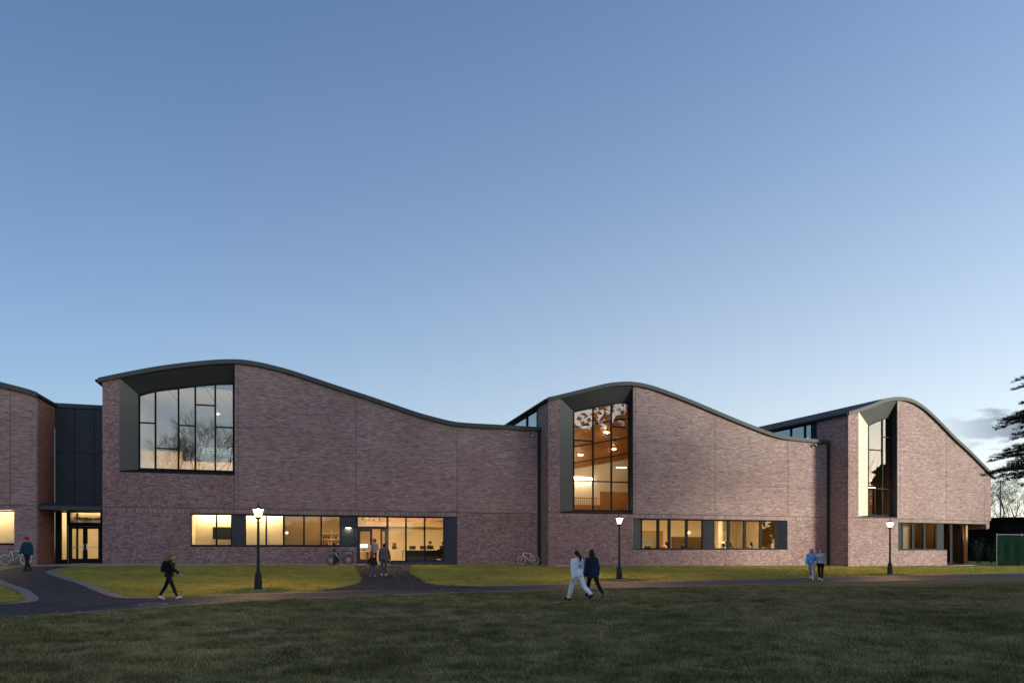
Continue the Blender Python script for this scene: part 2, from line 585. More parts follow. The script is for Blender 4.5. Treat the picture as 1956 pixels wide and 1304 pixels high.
    def mesh(self, name, mats=(), smooth=False):
        me = bpy.data.meshes.new(name)
        me.from_pydata(self.v, [], self.f)
        ul = me.uv_layers.new(name='UVMap')
        ul.data.foreach_set('uv', np.array(self.uv, dtype=np.float32).ravel())
        for m in mats:
            me.materials.append(MATS[m])
        if len(mats) > 1:
            me.polygons.foreach_set('material_index', self.mi)
        if smooth:
            me.polygons.foreach_set('use_smooth', [True] * len(me.polygons))
        me.update()
        return me

    def build(self, name, mat, parent=None, smooth=False, label=None, loc=None):
        mats = (mat,) if isinstance(mat, str) else mat
        o = bpy.data.objects.new(name, self.mesh(name, mats, smooth))
        COL.objects.link(o)
        o.parent = parent
        if label:
            o['label'] = label
        if loc is not None:
            o.location = loc
        return o


def tag(o, label=None, cat=None, group=None, kind=None):
    for k, x in (('label', label), ('category', cat), ('group', group), ('kind', kind)):
        if x:
            o[k] = x
    return o


def empty(name, loc=(0, 0, 0), rz=0.0, parent=None):
    o = bpy.data.objects.new(name, None)
    o.location = loc
    o.rotation_euler = (0, 0, rz)
    o.empty_display_size = 0.2
    COL.objects.link(o)
    o.parent = parent
    return o


def copy_tree(o, parent=None):
    c = o.copy()
    COL.objects.link(c)
    c.parent = parent
    for ch in list(o.children):
        copy_tree(ch, c)
    return c


ID = lambda s, t, z: (s, t, z)


def frame(theta, c):
    """a facade plane: s runs along it, t out towards the lawn, z up"""
    C, S = math.cos(R(theta)), math.sin(R(theta))
    return lambda s, t, z: (s * C - (c - t) * S, s * S + (c - t) * C, z)


F1 = frame(16.6, 46.3)
F2 = frame(16.6, 44.7)
F3 = frame(23.3, 38.1)


def table(tab):
    def f(x):
        if x <= tab[0][0]:
            (a, b), (c, d) = tab[0], tab[1]
        elif x >= tab[-1][0]:
            (a, b), (c, d) = tab[-2], tab[-1]
        else:
            for (a, b), (c, d) in zip(tab, tab[1:]):
                if a <= x <= c:
                    break
        return b + (d - b) * (x - a) / (c - a)
    return f


def spline(tab):
    """smooth curve through points (Catmull-Rom on uneven knots)"""
    xs = [p[0] for p in tab]
    ys = [p[1] for p in tab]
    n = len(xs)
    m = []
    for i in range(n):
        a, b = max(0, i - 1), min(n - 1, i + 1)
        m.append((ys[b] - ys[a]) / (xs[b] - xs[a]))

    def f(x):
        x = min(max(x, xs[0]), xs[-1])
        for i in range(n - 1):
            if x <= xs[i + 1]:
                break
        h = xs[i + 1] - xs[i]
        u = (x - xs[i]) / h
        return ((2 * u**3 - 3 * u**2 + 1) * ys[i] + (u**3 - 2 * u**2 + u) * h * m[i]
                + (-2 * u**3 + 3 * u**2) * ys[i + 1] + (u**3 - u**2) * h * m[i + 1])
    return f


# ------------------------------------------------------------------ ground
_Y0 = table([(-40, 10), (-24, 12), (-11, 20), (3, 27), (21, 30), (40, 34)])
_YF = table([(-40, 36.5), (-28, 40), (2, 48.9), (25, 53.5), (42, 59.5), (60, 67)])
_A = table([(-40, .85), (-28, .78), (2, .6), (25, .4), (42, .33), (60, .33)])


def ground(x, y):
    x = min(max(x, -60), 75)
    q = (y - _Y0(x)) / (_YF(x) - _Y0(x))
    q = min(1.0, max(0.0, q))
    return _A(x) * q ** 1.5


def build_ground():
    xs = [-1500, -600, -250, -120, -80] + [-60 + 0.75 * i for i in range(181)] + [85, 110, 160, 300, 700, 1500]
    ys = [-900, -400, -150, -60, -25] + [-10 + 0.75 * i for i in range(108)] + [78, 95, 130, 220, 450, 900, 2500]
    nx, ny = len(xs), len(ys)
    vs = []
    for y in ys:
        for x in xs:
            vs.append((x, y, ground(x, y) - 0.012))
    fs = []
    for j in range(ny - 1):
        for i in range(nx - 1):
            a = j * nx + i
            fs.append((a, a + 1, a + nx + 1, a + nx))
    me = bpy.data.meshes.new('lawn')
    me.from_pydata(vs, [], fs)
    me.materials.append(MATS['lawn'])
    me.polygons.foreach_set('use_smooth', [True] * len(fs))
    o = bpy.data.objects.new('lawn_ground', me)
    COL.objects.link(o)
    tag(o, 'wide grass lawn rising gently to the brick building', None, None, 'structure')


build_ground()


def smooth_line(pts, n=60):
    """resample a polyline through control points"""
    P = [np.array(p[:2], float) for p in pts]
    d = [0.0]
    for a, b in zip(P, P[1:]):
        d.append(d[-1] + float(np.linalg.norm(b - a)))
    fx = spline(list(zip(d, [p[0] for p in P])))
    fy = spline(list(zip(d, [p[1] for p in P])))
    return [np.array((fx(d[-1] * i / n), fy(d[-1] * i / n))) for i in range(n + 1)]


def ribbon(name, left, right, mat, lift, across=6, kind='structure', label=None, thick=0.0):
    mb = MB()
    rows = []
    for a, b in zip(left, right):
        rows.append([a + (b - a) * (k / across) for k in range(across + 1)])
    P = lambda p: (float(p[0]), float(p[1]), ground(p[0], p[1]) + lift)
    for r0, r1 in zip(rows, rows[1:]):
        for k in range(across):
            mb.poly([P(r0[k]), P(r0[k + 1]), P(r1[k + 1]), P(r1[k])])
    o = mb.build(name, mat)
    tag(o, label, None, None, kind)
    return o


def offset(line, d):
    out = []
    for i, p in enumerate(line):
        a = line[max(0, i - 1)]
        b = line[min(len(line) - 1, i + 1)]
        t = (b - a) / (np.linalg.norm(b - a) + 1e-9)
        out.append(p + np.array((-t[1], t[0])) * d)
    return out


far_edge = smooth_line([(60, 58), (38.9, 47.32), (33.41, 44.54), (22.16, 40.02), (16.96, 38.0), (5.64, 33.14), (-1.76, 29.5),
                        (-5.74, 26.92), (-9.19, 25.08), (-11.69, 23.52), (-13.3, 22.6), (-15.2, 21.5), (-17.5, 19.6), (-24, 14.0)], 110)
near_edge = smooth_line([(60, 53.5), (34.08, 41.46), (29.31, 39.08), (19.5, 35.22), (15.04, 33.7), (5.07, 29.8), (-1.6, 26.78),
                         (-5.27, 24.72), (-8.3, 22.64), (-10.21, 20.54), (-10.97, 19.3), (-12.0, 17.8), (-13.4, 16.2), (-19, 10.5)], 110)
ribbon('path', far_edge, near_edge, 'asphalt', 0.004, 8, label='dark asphalt path curving across the lawn')
ribbon('path_edging', near_edge, offset(near_edge, 0.30), 'granite_edge', 0.012, 1, label='granite edging along the near side of the path')
ribbon('path_edging', offset(far_edge[:92], -0.24), far_edge[:92], 'granite_edge', 0.010, 1, label='granite edging along the far side of the path')
br_r = smooth_line([(-12.0, 22.9), (-13.16, 22.94), (-14.14, 23.86), (-15.69, 25.64), (-18.12, 28.54), (-20.73, 31.32), (-22.56, 33.32), (-23.82, 34.9),
                    (-24.8, 37.12), (-25.2, 38.8), (-24.9, 41.6)], 60)
br_l = smooth_line([(-17.5, 19.2), (-15.2, 20.6), (-15.0, 21.4), (-15.6, 22.5), (-16.3, 23.4), (-18.43, 25.92), (-20.63, 28.08), (-22.71, 30.28), (-24.4, 31.94), (-26.0, 34.2),
                    (-27.0, 36.36), (-27.5, 37.96), (-27.9, 40.6)], 60)
ribbon('path', br_r, br_l, 'asphalt', 0.009, 6, label='asphalt branch path winding up to the left entrance')
ribbon('path_edging', offset(br_r, -0.36), br_r, 'granite_edge', 0.018, 1, label='granite edging on the right of the branch path')
ribbon('path_edging', br_l[3:], offset(br_l, 0.36)[3:], 'granite_edge', 0.018, 1, label='granite edging on the left of the branch path')
gr_l = smooth_line([(-10.3, 44.6), (-10.01, 43.52), (-8.32, 37.42), (-7.2, 32.74), (-6.9, 29.92), (-7.6, 26.2)], 40)
gr_r = smooth_line([(-6.9, 46.4), (-6.8, 45.32), (-5.96, 39.24), (-4.67, 34.24), (-3.45, 30.6), (-1.2, 29.4)], 40)
ribbon('gravel_path', gr_l, gr_r, 'millings', 0.02, 8, label='dark crushed stone approach widening from the glass doors')


def inside_strip(px, py, left, right):
    """vectorised test: is a point between two resampled edges (polygon)"""
    poly = [tuple(p) for p in left] + [tuple(p) for p in right[::-1]]
    inside = np.zeros(len(px), bool)
    n = len(poly)
    for i in range(n):
        x1, y1 = poly[i]
        x2, y2 = poly[(i + 1) % n]
        c = ((y1 > py) != (y2 > py))
        if abs(y2 - y1) < 1e-12:
            continue
        inside ^= c & (px < (x2 - x1) * (py - y1) / (y2 - y1) + x1)
    return inside


def ground_np(x, y):
    def tab(t, x):
        xs = np.array([p[0] for p in t])
        ys = np.array([p[1] for p in t])
        return np.interp(x, xs, ys)
    y0 = tab([(-40, 10), (-24, 12), (-11, 20), (3, 27), (21, 30), (40, 34), (75, 41.4)], x)
    yf = tab([(-40, 36.5), (-28, 40), (2, 48.9), (25, 53.5), (42, 59.5), (60, 67), (75, 73.2)], x)
    a = tab([(-40, .85), (-28, .78), (2, .6), (25, .4), (42, .33), (75, .33)], x)
    q = np.clip((y - y0) / (yf - y0), 0, 1)
    return a * q ** 1.5


STRIPS = [(offset(far_edge, -0.24), offset(near_edge, 0.30)), (offset(br_r, -0.36), offset(br_l, 0.36)), (gr_l, gr_r)]


def blades(name, label, mat, n, sample, hmin, hmax, wid, tilt):
    x, y = sample(n)
    keep = np.ones(len(x), bool)
    for l, r in STRIPS:
        keep &= ~inside_strip(x, y, l, r)
    x, y = x[keep], y[keep]
    n = len(x)
    z = ground_np(x, y) - 0.015
    a = nrng.uniform(0, 2 * np.pi, n)
    lump = (0.8 + 0.45 * np.sin(x * 5.1 + 1.9 * np.sin(y * 3.7 + .6 * x)) * np.sin(y * 6.3 + 1.7 * np.sin(x * 2.9 - .8 * y))
            + 0.35 * np.sin(x * 1.7 + 2.1 * np.sin(y * 1.3)) * np.sin(y * 2.2 + np.sin(x * 1.1)))
    h = nrng.uniform(hmin, hmax, n) * np.clip(lump, 0.3, 1.5)
    w = nrng.uniform(0.6, 1.3, n) * wid
    la = nrng.uniform(0, 2 * np.pi, n)
    ll = nrng.uniform(0.1, tilt, n) * h
    V = np.empty((n, 3, 3), np.float32)
    V[:, 0] = np.stack([x - np.cos(a) * w, y - np.sin(a) * w, z], 1)
    V[:, 1] = np.stack([x + np.cos(a) * w, y + np.sin(a) * w, z], 1)
    V[:, 2] = np.stack([x + np.cos(la) * ll, y + np.sin(la) * ll, z + h], 1)
    me = bpy.data.meshes.new(name)
    me.vertices.add(3 * n)
    me.vertices.foreach_set('co', V.ravel())
    me.loops.add(3 * n)
    me.loops.foreach_set('vertex_index', np.arange(3 * n, dtype=np.int32))
    me.polygons.add(n)
    me.polygons.foreach_set('loop_start', np.arange(0, 3 * n, 3, dtype=np.int32))
    me.materials.append(MATS[mat])
    me.update(calc_edges=True)
    o = bpy.data.objects.new(name, me)
    COL.objects.link(o)
    tag(o, label, 'grass', None, 'stuff')
    return o


def near_sample(n):
    y = 7.5 + (30.5 - 7.5) * nrng.uniform(0, 1, n) ** 1.25
    x = nrng.uniform(-0.82, 0.82, n) * y
    k = y < 16 + 0.55 * (x + 14) + 4
    return x[k], y[k]


def far_sample(n):
    y = nrng.uniform(17, 60, n)
    x = nrng.uniform(-0.82, 0.82, n) * y
    yf = np.interp(x, [-40, -28, 2, 25, 42, 60], [36.5, 40, 48.9, 53.5, 59.5, 67])
    yn = np.interp(x, [-24, -12, -5, 5, 20, 60], [14, 20, 25.5, 31, 37.5, 56])
    k = (y < yf - 0.1) & (y > yn)
    return x[k], y[k]


blades('grass', 'short dark green grass on the near lawn', 'grass_blade', 1000000, near_sample, 0.035, 0.11, 0.0075, 1.3)
blades('grass', 'straw tinted grass with painted warm light between the path and the building', 'grass_dry_lit', 700000, far_sample, 0.03, 0.07, 0.011, 1.1)

# dead leaves strewn on the grass
lf = MB()
for i in range(170):
    y = rng.uniform(9, 30)
    x = rng.uniform(-.75, .75) * y
    z = ground(x, y) + 0.055
    a = rng.uniform(0, 6.28)
    s = rng.uniform(.03, .07)
    c, d = math.cos(a) * s, math.sin(a) * s
    lf.poly([(x - c, y - d, z - .01), (x + d * .5, y - c * .5, z + .012), (x + c, y + d, z), (x - d * .5, y + c * .5, z + .012)])
for i in range(260):
    k = rng.randrange(20, 105)
    e = far_edge[k] if i % 2 else near_edge[k]
    x, y = float(e[0]) + rng.gauss(0, .35), float(e[1]) + rng.gauss(0, .35)
    z = ground(x, y) + 0.03
    a = rng.uniform(0, 6.28)
    s = rng.uniform(.02, .05)
    c, d = math.cos(a) * s, math.sin(a) * s
    lf.poly([(x - c, y - d, z - .01), (x + d * .5, y - c * .5, z + .012), (x + c, y + d, z), (x - d * .5, y + c * .5, z + .012)])
tag(lf.build('leaves', 'dead_leaf'), 'pale fallen leaves scattered over the near lawn and path', 'leaves', None, 'stuff')

# loose dark stones of the approach
gv = MB()
for i in range(2600):
    k = rng.random() * 0.999 * 40
    j = int(k)
    f = k - j
    l = gr_l[j] * (1 - f) + gr_l[j + 1] * f
    r = gr_r[j] * (1 - f) + gr_r[j + 1] * f
    p = l + (r - l) * rng.uniform(-.03, 1.03)
    s = rng.uniform(.02, .06)
    z = ground(p[0], p[1]) + .015
    x, y = float(p[0]), float(p[1])
    a = rng.uniform(0, 6.28)
    q = [(x + s * math.cos(a + m * 1.571), y + s * math.sin(a + m * 1.571), z) for m in range(4)]
    top = (x, y, z + s * rng.uniform(.5, .9))
    for m in range(4):
        gv.poly([q[m], q[(m + 1) % 4], top])
tag(gv.build('gravel', 'millings'), 'loose dark stones on the approach to the glass doors', 'gravel', None, 'stuff')

# cast iron cover set in the path
dc = MB()
dcx, dcy = -11.0, 20.9
dz = ground(dcx, dcy)
dc.lathe([(0.40, 0.006), (0.40, 0.018), (0.35, 0.018), (0.35, 0.008)], 28, (0, 0, 0))
o = dc.build('drain_cover', 'concrete', loc=(dcx, dcy, dz))
MB().lathe([(0.345, 0.007), (0.345, 0.014), (0.01, 0.014)], 28).build('cover_plate', 'millings', o)
tag(o, 'round pale rimmed drain cover set in the asphalt path', 'drain cover')

# ------------------------------------------------------------------ the brick building
B = empty('school_building', F1(3, 0, 0))
BINV = Vector(B.location)
tag(B, 'long brick building with wave shaped metal roofs and lit windows', 'building')


def off(fr):
    """facade frame relative to the building's own origin, so parts can be its children"""
    def g(s, t, z):
        x, y, zz = fr(s, t, z)
        return (x - BINV.x, y - BINV.y, zz - BINV.z)
    return g


L1, L2, L3 = off(F1), off(F2), off(F3)

roof1 = spline([(-12.05, 11.90), (-10.61, 12.34), (-8.89, 12.82), (-7.43, 13.15), (-5.94, 13.43), (-5.18, 13.54), (-4.41, 13.61), (-3.79, 13.61),
                (-2.86, 13.52), (-1.27, 13.22), (0.35, 12.79), (2.01, 12.33), (3.70, 11.88), (5.42, 11.40), (7.19, 10.91), (8.99, 10.53),
                (9.6, 10.44), (10.28, 10.40), (13.11, 10.39), (16.0, 10.38)])
roof2 = spline([(15.90, 12.17), (17.03, 12.49), (18.80, 13.01), (20.41, 13.46), (21.44, 13.63), (22.26, 13.69), (23.10, 13.64), (24.15, 13.47),
                (26.30, 12.92), (28.50, 12.26), (30.76, 11.56), (32.61, 11.02), (34.02, 10.65), (35.2, 10.44), (36.42, 10.36), (39.5, 10.27)])
roof3 = spline([(44.58, 12.24), (45.75, 12.61), (47.19, 13.08), (48.36, 13.53), (49.25, 13.75), (50.15, 13.86), (51.06, 13.87), (51.99, 13.72),
                (53.24, 13.26), (54.84, 12.39), (56.81, 11.17), (58.83, 10.06), (60.56, 9.02), (61.95, 8.17)])
roof0 = spline([(-27, 13.0), (-24, 12.7), (-20, 12.05), (-17.1, 11.33), (-16.19, 11.12), (-15.61, 10.98), (-15.2, 10.84)])
EAVE = 0.24


def make_roof(fr, rf, s0, s1, name_label, depth=34.0, ribs=False):
    n = max(24, int((s1 - s0) / 0.35))
    mb = MB()
    ss = [s0 + (s1 - s0) * i / n for i in range(n + 1)]
    T0, T1 = -depth, 0.16
    for a, b in zip(ss, ss[1:]):
        za, zb = rf(a), rf(b)
        mb.poly([fr(a, T1, za), fr(b, T1, zb), fr(b, T0, zb), fr(a, T0, za)], [(a, T1), (b, T1), (b, T0), (a, T0)])
        mb.poly([fr(a, T0, za - EAVE), fr(b, T0, zb - EAVE), fr(b, T1, zb - EAVE), fr(a, T1, za - EAVE)])
    for s, k in ((s0, 1), (s1, 0)):
        q = [fr(s, T1, rf(s) - EAVE), fr(s, T1, rf(s)), fr(s, T0, rf(s)), fr(s, T0, rf(s) - EAVE)]
        mb.poly(q if k == 0 else q[::-1])
    r = mb.build('roof', 'roof_metal', B, label=name_label)
    fa = MB()
    for a, b in zip(ss, ss[1:]):
        za, zb = rf(a), rf(b)
        fa.poly([fr(a, 0.20, za - EAVE - .015), fr(b, 0.20, zb - EAVE - .015), fr(b, 0.20, zb + .02), fr(a, 0.20, za + .02)])
        fa.poly([fr(a, 0.20, za + .02), fr(b, 0.20, zb + .02), fr(b, 0.05, zb + .02), fr(a, 0.05, za + .02)])
        fa.poly([fr(a, 0.161, za - EAVE - .015), fr(b, 0.161, zb - EAVE - .015), fr(b, 0.20, zb - EAVE - .015), fr(a, 0.20, za - EAVE - .015)])
    for s, k in ((s0, 1), (s1, 0)):
        q = [fr(s, .20, rf(s) - EAVE - .015), fr(s, .20, rf(s) + .02), fr(s, 0.05, rf(s) + .02), fr(s, .05, rf(s) - EAVE - .015)]
        fa.poly(q if k == 0 else q[::-1])
    fa.build('fascia', 'fascia_metal', r, smooth=False)
    if ribs:
        rb = MB()
        t = -0.5
        while t > -depth + 1:
            for a, b in zip(ss, ss[1:]):
                za, zb = rf(a), rf(b)
                for d0, d1, e0, e1 in ((.02, -.02, .05, .05), (.02, .02, 0, .05), (-.02, -.02, .05, 0)):
                    rb.poly([fr(a, t + d0, za + e0), fr(b, t + d0, zb + e0), fr(b, t + d1, zb + e1), fr(a, t + d1, za + e1)])
            t -= 0.55
        rb.build('standing_seam', 'roof_metal', r)['kind'] = 'stuff'
    return r


make_roof(L1, roof1, -12.05, 16.0, 'wave shaped metal roof over the longest bay')
make_roof(L2, roof2, 15.86, 39.5, 'wave shaped metal roof over the middle bay')
make_roof(L3, roof3, 44.5, 61.97, 'steep wave shaped metal roof over the end bay', 26.0, True)
make_roof(L1, roof0, -27, -15.2, 'sloping metal roof over the left wing', 20.0)

# gutters hung on the side eaves
for fr, s, z, d in ((L1, -12.05, 11.80, 20), (L2, 15.86, 12.05, 18), (L3, 44.5, 12.10, 18), (L1, -15.2, 10.72, 8)):
    dz = -1 if s != -15.2 else 1
    g = MB().box(fr, s - .02 + min(0, dz * .14), s - .02 + max(0, dz * .14), -d, 0.14, z - .10, z + .04)
    g.build('gutter', 'dark_metal', B)


def wall_panel(fr, s0, s1, zb, zt, openings=(), mat='brick_smooth', thick=0.25, gap=0.014, label=None, t=0.0, name='brick_wall'):
    """brick panel between movement joints, with openings (a, b, low, high) cut through"""
    s0, s1 = s0 + gap, s1 - gap
    curved = callable(zt)
    ztf = zt if curved else (lambda s: zt)
    br = {s0, s1}
    for a, b, lo, hi in openings:
        for x in (a, b):
            if s0 < x < s1:
                br.add(x)
    if curved:
        n = max(1, int((s1 - s0) / 0.4))
        for i in range(1, n):
            br.add(s0 + (s1 - s0) * i / n)
    br = sorted(br)
    mb = MB()
    T1, T0 = t, t - thick
    for a, b in zip(br, br[1:]):
        mid = (a + b) / 2
        cuts = sorted([(lo, hi) for (x0, x1, lo, hi) in openings if x0 < mid < x1])
        z = zb
        spans = []
        for lo, hi in cuts:
            if lo > z:
                spans.append((z, lo, False))
            z = max(z, hi)
        spans.append((z, None, True))
        for z0, z1, top in spans:
            za = ztf(a) if top else z1
            zc = ztf(b) if top else z1
            if min(za, zc) <= z0:
                continue
            mb.poly([fr(a, T1, z0), fr(b, T1, z0), fr(b, T1, zc), fr(a, T1, za)], [(a, z0), (b, z0), (b, zc), (a, za)])
            mb.poly([fr(b, T0, z0), fr(a, T0, z0), fr(a, T0, za), fr(b, T0, zc)])
            mb.poly([fr(a, T1, za), fr(b, T1, zc), fr(b, T0, zc), fr(a, T0, za)], [(a, T1), (b, T1), (b, T0), (a, T0)])
            mb.poly([fr(a, T0, z0), fr(b, T0, z0), fr(b, T1, z0), fr(a, T1, z0)], [(a, T0), (b, T0), (b, T1), (a, T1)])
    for s, k in ((s0, 0), (s1, 1)):
        inside = [(lo, hi) for (a, b, lo, hi) in openings if a <= s <= b]
        z = zb
        for lo, hi in sorted(inside) + [(None, None)]:
            z1 = ztf(s) if lo is None else lo
            if z1 > z:
                q = [fr(s, T0, z), fr(s, T1, z), fr(s, T1, z1), fr(s, T0, z1)]
                uv = [(T0, z), (T1, z), (T1, z1), (T0, z1)]
                mb.poly(q if k == 0 else q[::-1], uv if k == 0 else uv[::-1])
            if hi is not None:
                z = max(z, hi)
    for a, b, lo, hi in openings:
        for s, k in ((a, 1), (b, 0)):
            if s0 < s < s1:
                z1 = min(hi, ztf(s))
                l0 = max(lo, zb)
                q = [fr(s, T0, l0), fr(s, T1, l0), fr(s, T1, z1), fr(s, T0, z1)]
                uv = [(T0, l0), (T1, l0), (T1, z1), (T0, z1)]
                mb.poly(q if k == 0 else q[::-1], uv if k == 0 else uv[::-1])
    return mb.build(name, mat, B, label=label)


J = 4.235         # the long horizontal joint above the ground floor
HJ = 0.018
under = lambda rf: (lambda s: rf(s) - EAVE + 0.03)

# --- bay one
W1 = (-10.95, -4.47, 6.42, 99)
wall_panel(L1, -11.87, -4.47, J + HJ, under(roof1), [W1], 'brick_rough', label='rough brick pier and apron round the big corner window')
LOW1 = [(-7.04, 3.04, 1.90, 3.95), (3.04, 9.84, -1, 3.95)]
wall_panel(L1, -11.87, 9.84, -0.4, J - HJ - .30, LOW1, 'brick_rough')
wall_panel(L1, -11.87, 9.84, J - HJ - .29, J - HJ, [(-7.04, 9.84, J - HJ - .30, J - HJ - .285)], 'brick_soldier', name='soldier_course')
wall_panel(L1, 9.84, 15.72, -0.4, J - HJ, [], 'brick_rough')
wall_panel(L1, -4.47, -4.27, J + HJ, under(roof1))
for a, b, hz in ((-4.27, 3.02, 9.0), (3.02, 9.84, 7.4), (9.84, 15.72, 7.9)):
    wall_panel(L1, a, b, J + HJ, hz - .006)
    wall_panel(L1, a, b, hz + .006, under(roof1))
# --- bay two
W2 = (16.83, 22.43, 4.30, 99)
wall_panel(L2, 15.94, 22.43, J + HJ, under(roof2), [W2], 'brick_rough', label='rough brick pier beside the tall middle window')
LOW2 = [(22.40, 35.66, 1.70, 3.92)]
wall_panel(L2, 15.94, 39.36, -0.4, J - HJ - .28, LOW2, 'brick_rough')
wall_panel(L2, 15.94, 39.36, J - HJ - .27, J - HJ, [(16.83, 22.43, 4.2, 99)], 'brick_soldier', name='soldier_course')
wall_panel(L2, 22.43, 22.61, J + HJ, under(roof2))
for a, b, hz in ((22.61, 29.22, 9.40), (29.22, 35.69, 6.49), (35.69, 39.36, 6.49)):
    wall_panel(L2, a, b, J + HJ, hz - .008)
    wall_panel(L2, a, b, hz + .008, under(roof2))
# --- bay three
W3 = (45.75, 50.08, 4.25, 99)
J3 = 4.13
wall_panel(L3, 44.63, 50.08, J3 + HJ, under(roof3), [W3], 'brick_rough', label='rough brick pier beside the narrow end window')
wall_panel(L3, 44.63, 50.20, -0.4, J3 - HJ, [], 'brick_rough')
wall_panel(L3, 50.20, 56.08, -0.4, 1.61, [], 'brick_rough', label='low rough brick wall under the end bay strip window')
wall_panel(L3, 50.20, 61.62, 3.86, J3 - HJ, [], 'brick_soldier', name='soldier_course')
wall_panel(L3, 50.08, 50.42, J3 + HJ, under(roof3))
for a, b, hz in ((50.42, 56.01, 9.52), (56.01, 60.98, 6.55), (60.98, 61.83, 6.55)):
    wall_panel(L3, a, b, J3 + HJ, min(hz, roof3(b) - 0.4) - .008)
    wall_panel(L3, a, b, hz + .008, under(roof3))
# --- left wing
wall_panel(L1, -27, -16.6, J + HJ, under(roof0))
wall_panel(L1, -16.6, -15.27, J + HJ, under(roof0))
wall_panel(L1, -27, -15.27, -0.4, J - HJ, [(-24, -16.40, 1.98, 3.97)], 'brick_smooth')

# dark sealant at the back of every movement joint
def joints(fr, ss, z0, rf):
    for s in ss:
        MB().box(fr, s - .05, s + .05, -.09, -.05, z0, rf(s) - EAVE).build('joint_seal', 'dark_slot', B)


def bed_joint(fr, s0, s1, z):
    MB().box(fr, s0 + .05, s1 - .05, -.09, -.052, z - .04, z + .04).build('joint_seal', 'dark_slot', B)


joints(L1, (-4.47, -4.27, 3.02, 9.84), J + .03, roof1)
joints(L2, (22.43, 22.61, 29.22, 35.69), J + .03, roof2)
joints(L3, (50.08, 50.42, 56.01, 60.98), J3 + .03, roof3)
joints(L1, (-16.6,), J + .03, roof0)
MB().box(L1, 9.79, 9.89, -.09, -.05, 0, 4.2).build('joint_seal', 'dark_slot', B)
MB().box(L3, 50.15, 50.25, -.09, -.05, 0, 4.1).build('joint_seal', 'dark_slot', B)
for fr_, a_, b_, z_ in ((L1, -11.87, 15.72, J), (L1, -27, -15.27, J), (L2, 15.94, 39.36, J), (L3, 44.63, 61.83, J3),
                        (L1, -4.27, 3.02, 9.0), (L1, 3.02, 9.84, 7.4), (L1, 9.84, 15.72, 7.9), (L2, 22.61, 29.22, 9.40), (L2, 29.22, 39.36, 6.49),
                        (L3, 50.42, 56.01, 9.52), (L3, 56.01, 61.83, 6.55), (L1, -11.87, 9.84, J - .305), (L2, 15.94, 39.36, J - .29)):
    bed_joint(fr_, a_, b_, z_)
# returns between the bays
MB().box(L2, 15.945, 16.19, -2.1, -0.256, -0.4, 11.95).build('return_wall', 'brick_smooth', B, label='shaded brick return beside the middle bay')
MB().box(L3, 44.635, 44.88, -3.0, -0.256, -0.4, 12.02).build('return_wall', 'brick_smooth', B, label='deep shaded brick return beside the end bay')
MB().box(L1, -15.52, -15.275, -3.0, -0.256, -0.4, 10.62).build('return_wall', 'brick_return', B, label='reddish brick return facing the left entrance')
MB().box(L1, -11.865, -11.62, -3.0, -0.256, -0.4, 11.72).build('return_wall', 'brick_return', B)
MB().box(L3, 61.57, 61.825, -26, -0.256, 3.45, 8.0).build('return_wall', 'brick_smooth', B)
MB().box(L3, 61.20, 61.62, -0.35, -0.01, 3.50, 3.855).build('soffit_end', 'brick_soldier', B)
# overhang over the recessed end entrance
MB().box(L3, 56.1, 61.56, -5.0, -0.26, 3.84, 3.95).build('soffit_panel', 'dark_metal', B)


def strip(fr, s0, s1, t0, t1, z0, z1, name, mat, parent=B, label=None):
    return MB().box(fr, s0, s1, t0, t1, z0, z1).build(name, mat, parent, label=label)


# downpipes and their flashings in the re-entrant corners
strip(L1, 15.72, 15.93, -0.2, 0.06, -0.3, 10.15, 'downpipe', 'dark_metal')
strip(L2, 39.36, 39.56, -0.2, 0.06, -0.3, 10.03, 'downpipe', 'dark_metal')
# parapet back-up walls along the low roofs: side clerestories
MB().box(L2, 15.96, 16.1, -2.45, -2.11, 10.1, 11.93).build('post', 'fascia_metal', B)


def clerestory(fr, s, t0, t1, zlo, zhi, posts, label):
    w = MB()
    w.box(fr, s, s + .12, t0, t1, zhi - .10, zhi)
    root = w.build('clerestory_window', 'frame_metal', B, label=label)
    strip(fr, s, s + .12, t0, t1, zlo, zlo + .10, 'bottom_rail', 'frame_metal', root)
    ps = [t1] + posts + [t0]
    for i, p in enumerate(ps):
        strip(fr, s - .03, s + .14, p - .06, p + .06, zlo, zhi, 'mullion', 'frame_metal', root)
    for a, b in zip(ps, ps[1:]):
        MB().box(fr, s + .05, s + .07, b + .06, a - .06, zlo + .10, zhi - .10).build('pane', 'glass_coated', root)
    return root


clerestory(L2, 15.98, -17, -2.5, 10.42, 11.93, [-5.0, -8.5, -12.5], 'sloping strip window on the side of the middle bay')
strip(L3, 44.65, 44.85, -3.55, -3.02, 10.05, 12.0, 'cladding_panel', 'dark_metal')
clerestory(L3, 44.68, -17, -3.56, 10.30, 12.0, [-4.3, -5.8, -9.5, -13], 'sloping strip window on the side of the end bay')
# blinds hang inside the upper part of the clerestories, leaving the foot of the panes lit
for fr, s, t0, t1 in ((L2, 16.12, -17, -2.5), (L3, 44.84, -17, -3.6)):
    strip(fr, s, s + .02, t0, t1, 10.95, 11.9, 'window_blind', 'fascia_metal')
    if fr is L3:
        strip(fr, s + 1.2, s + 1.3, t0, t1, 9.5, 12.0, 'interior_wall', 'cream_wall')
        strip(fr, s + .02, s + 1.3, t0, t1, 9.4, 9.5, 'interior_floor', 'cream_wall')

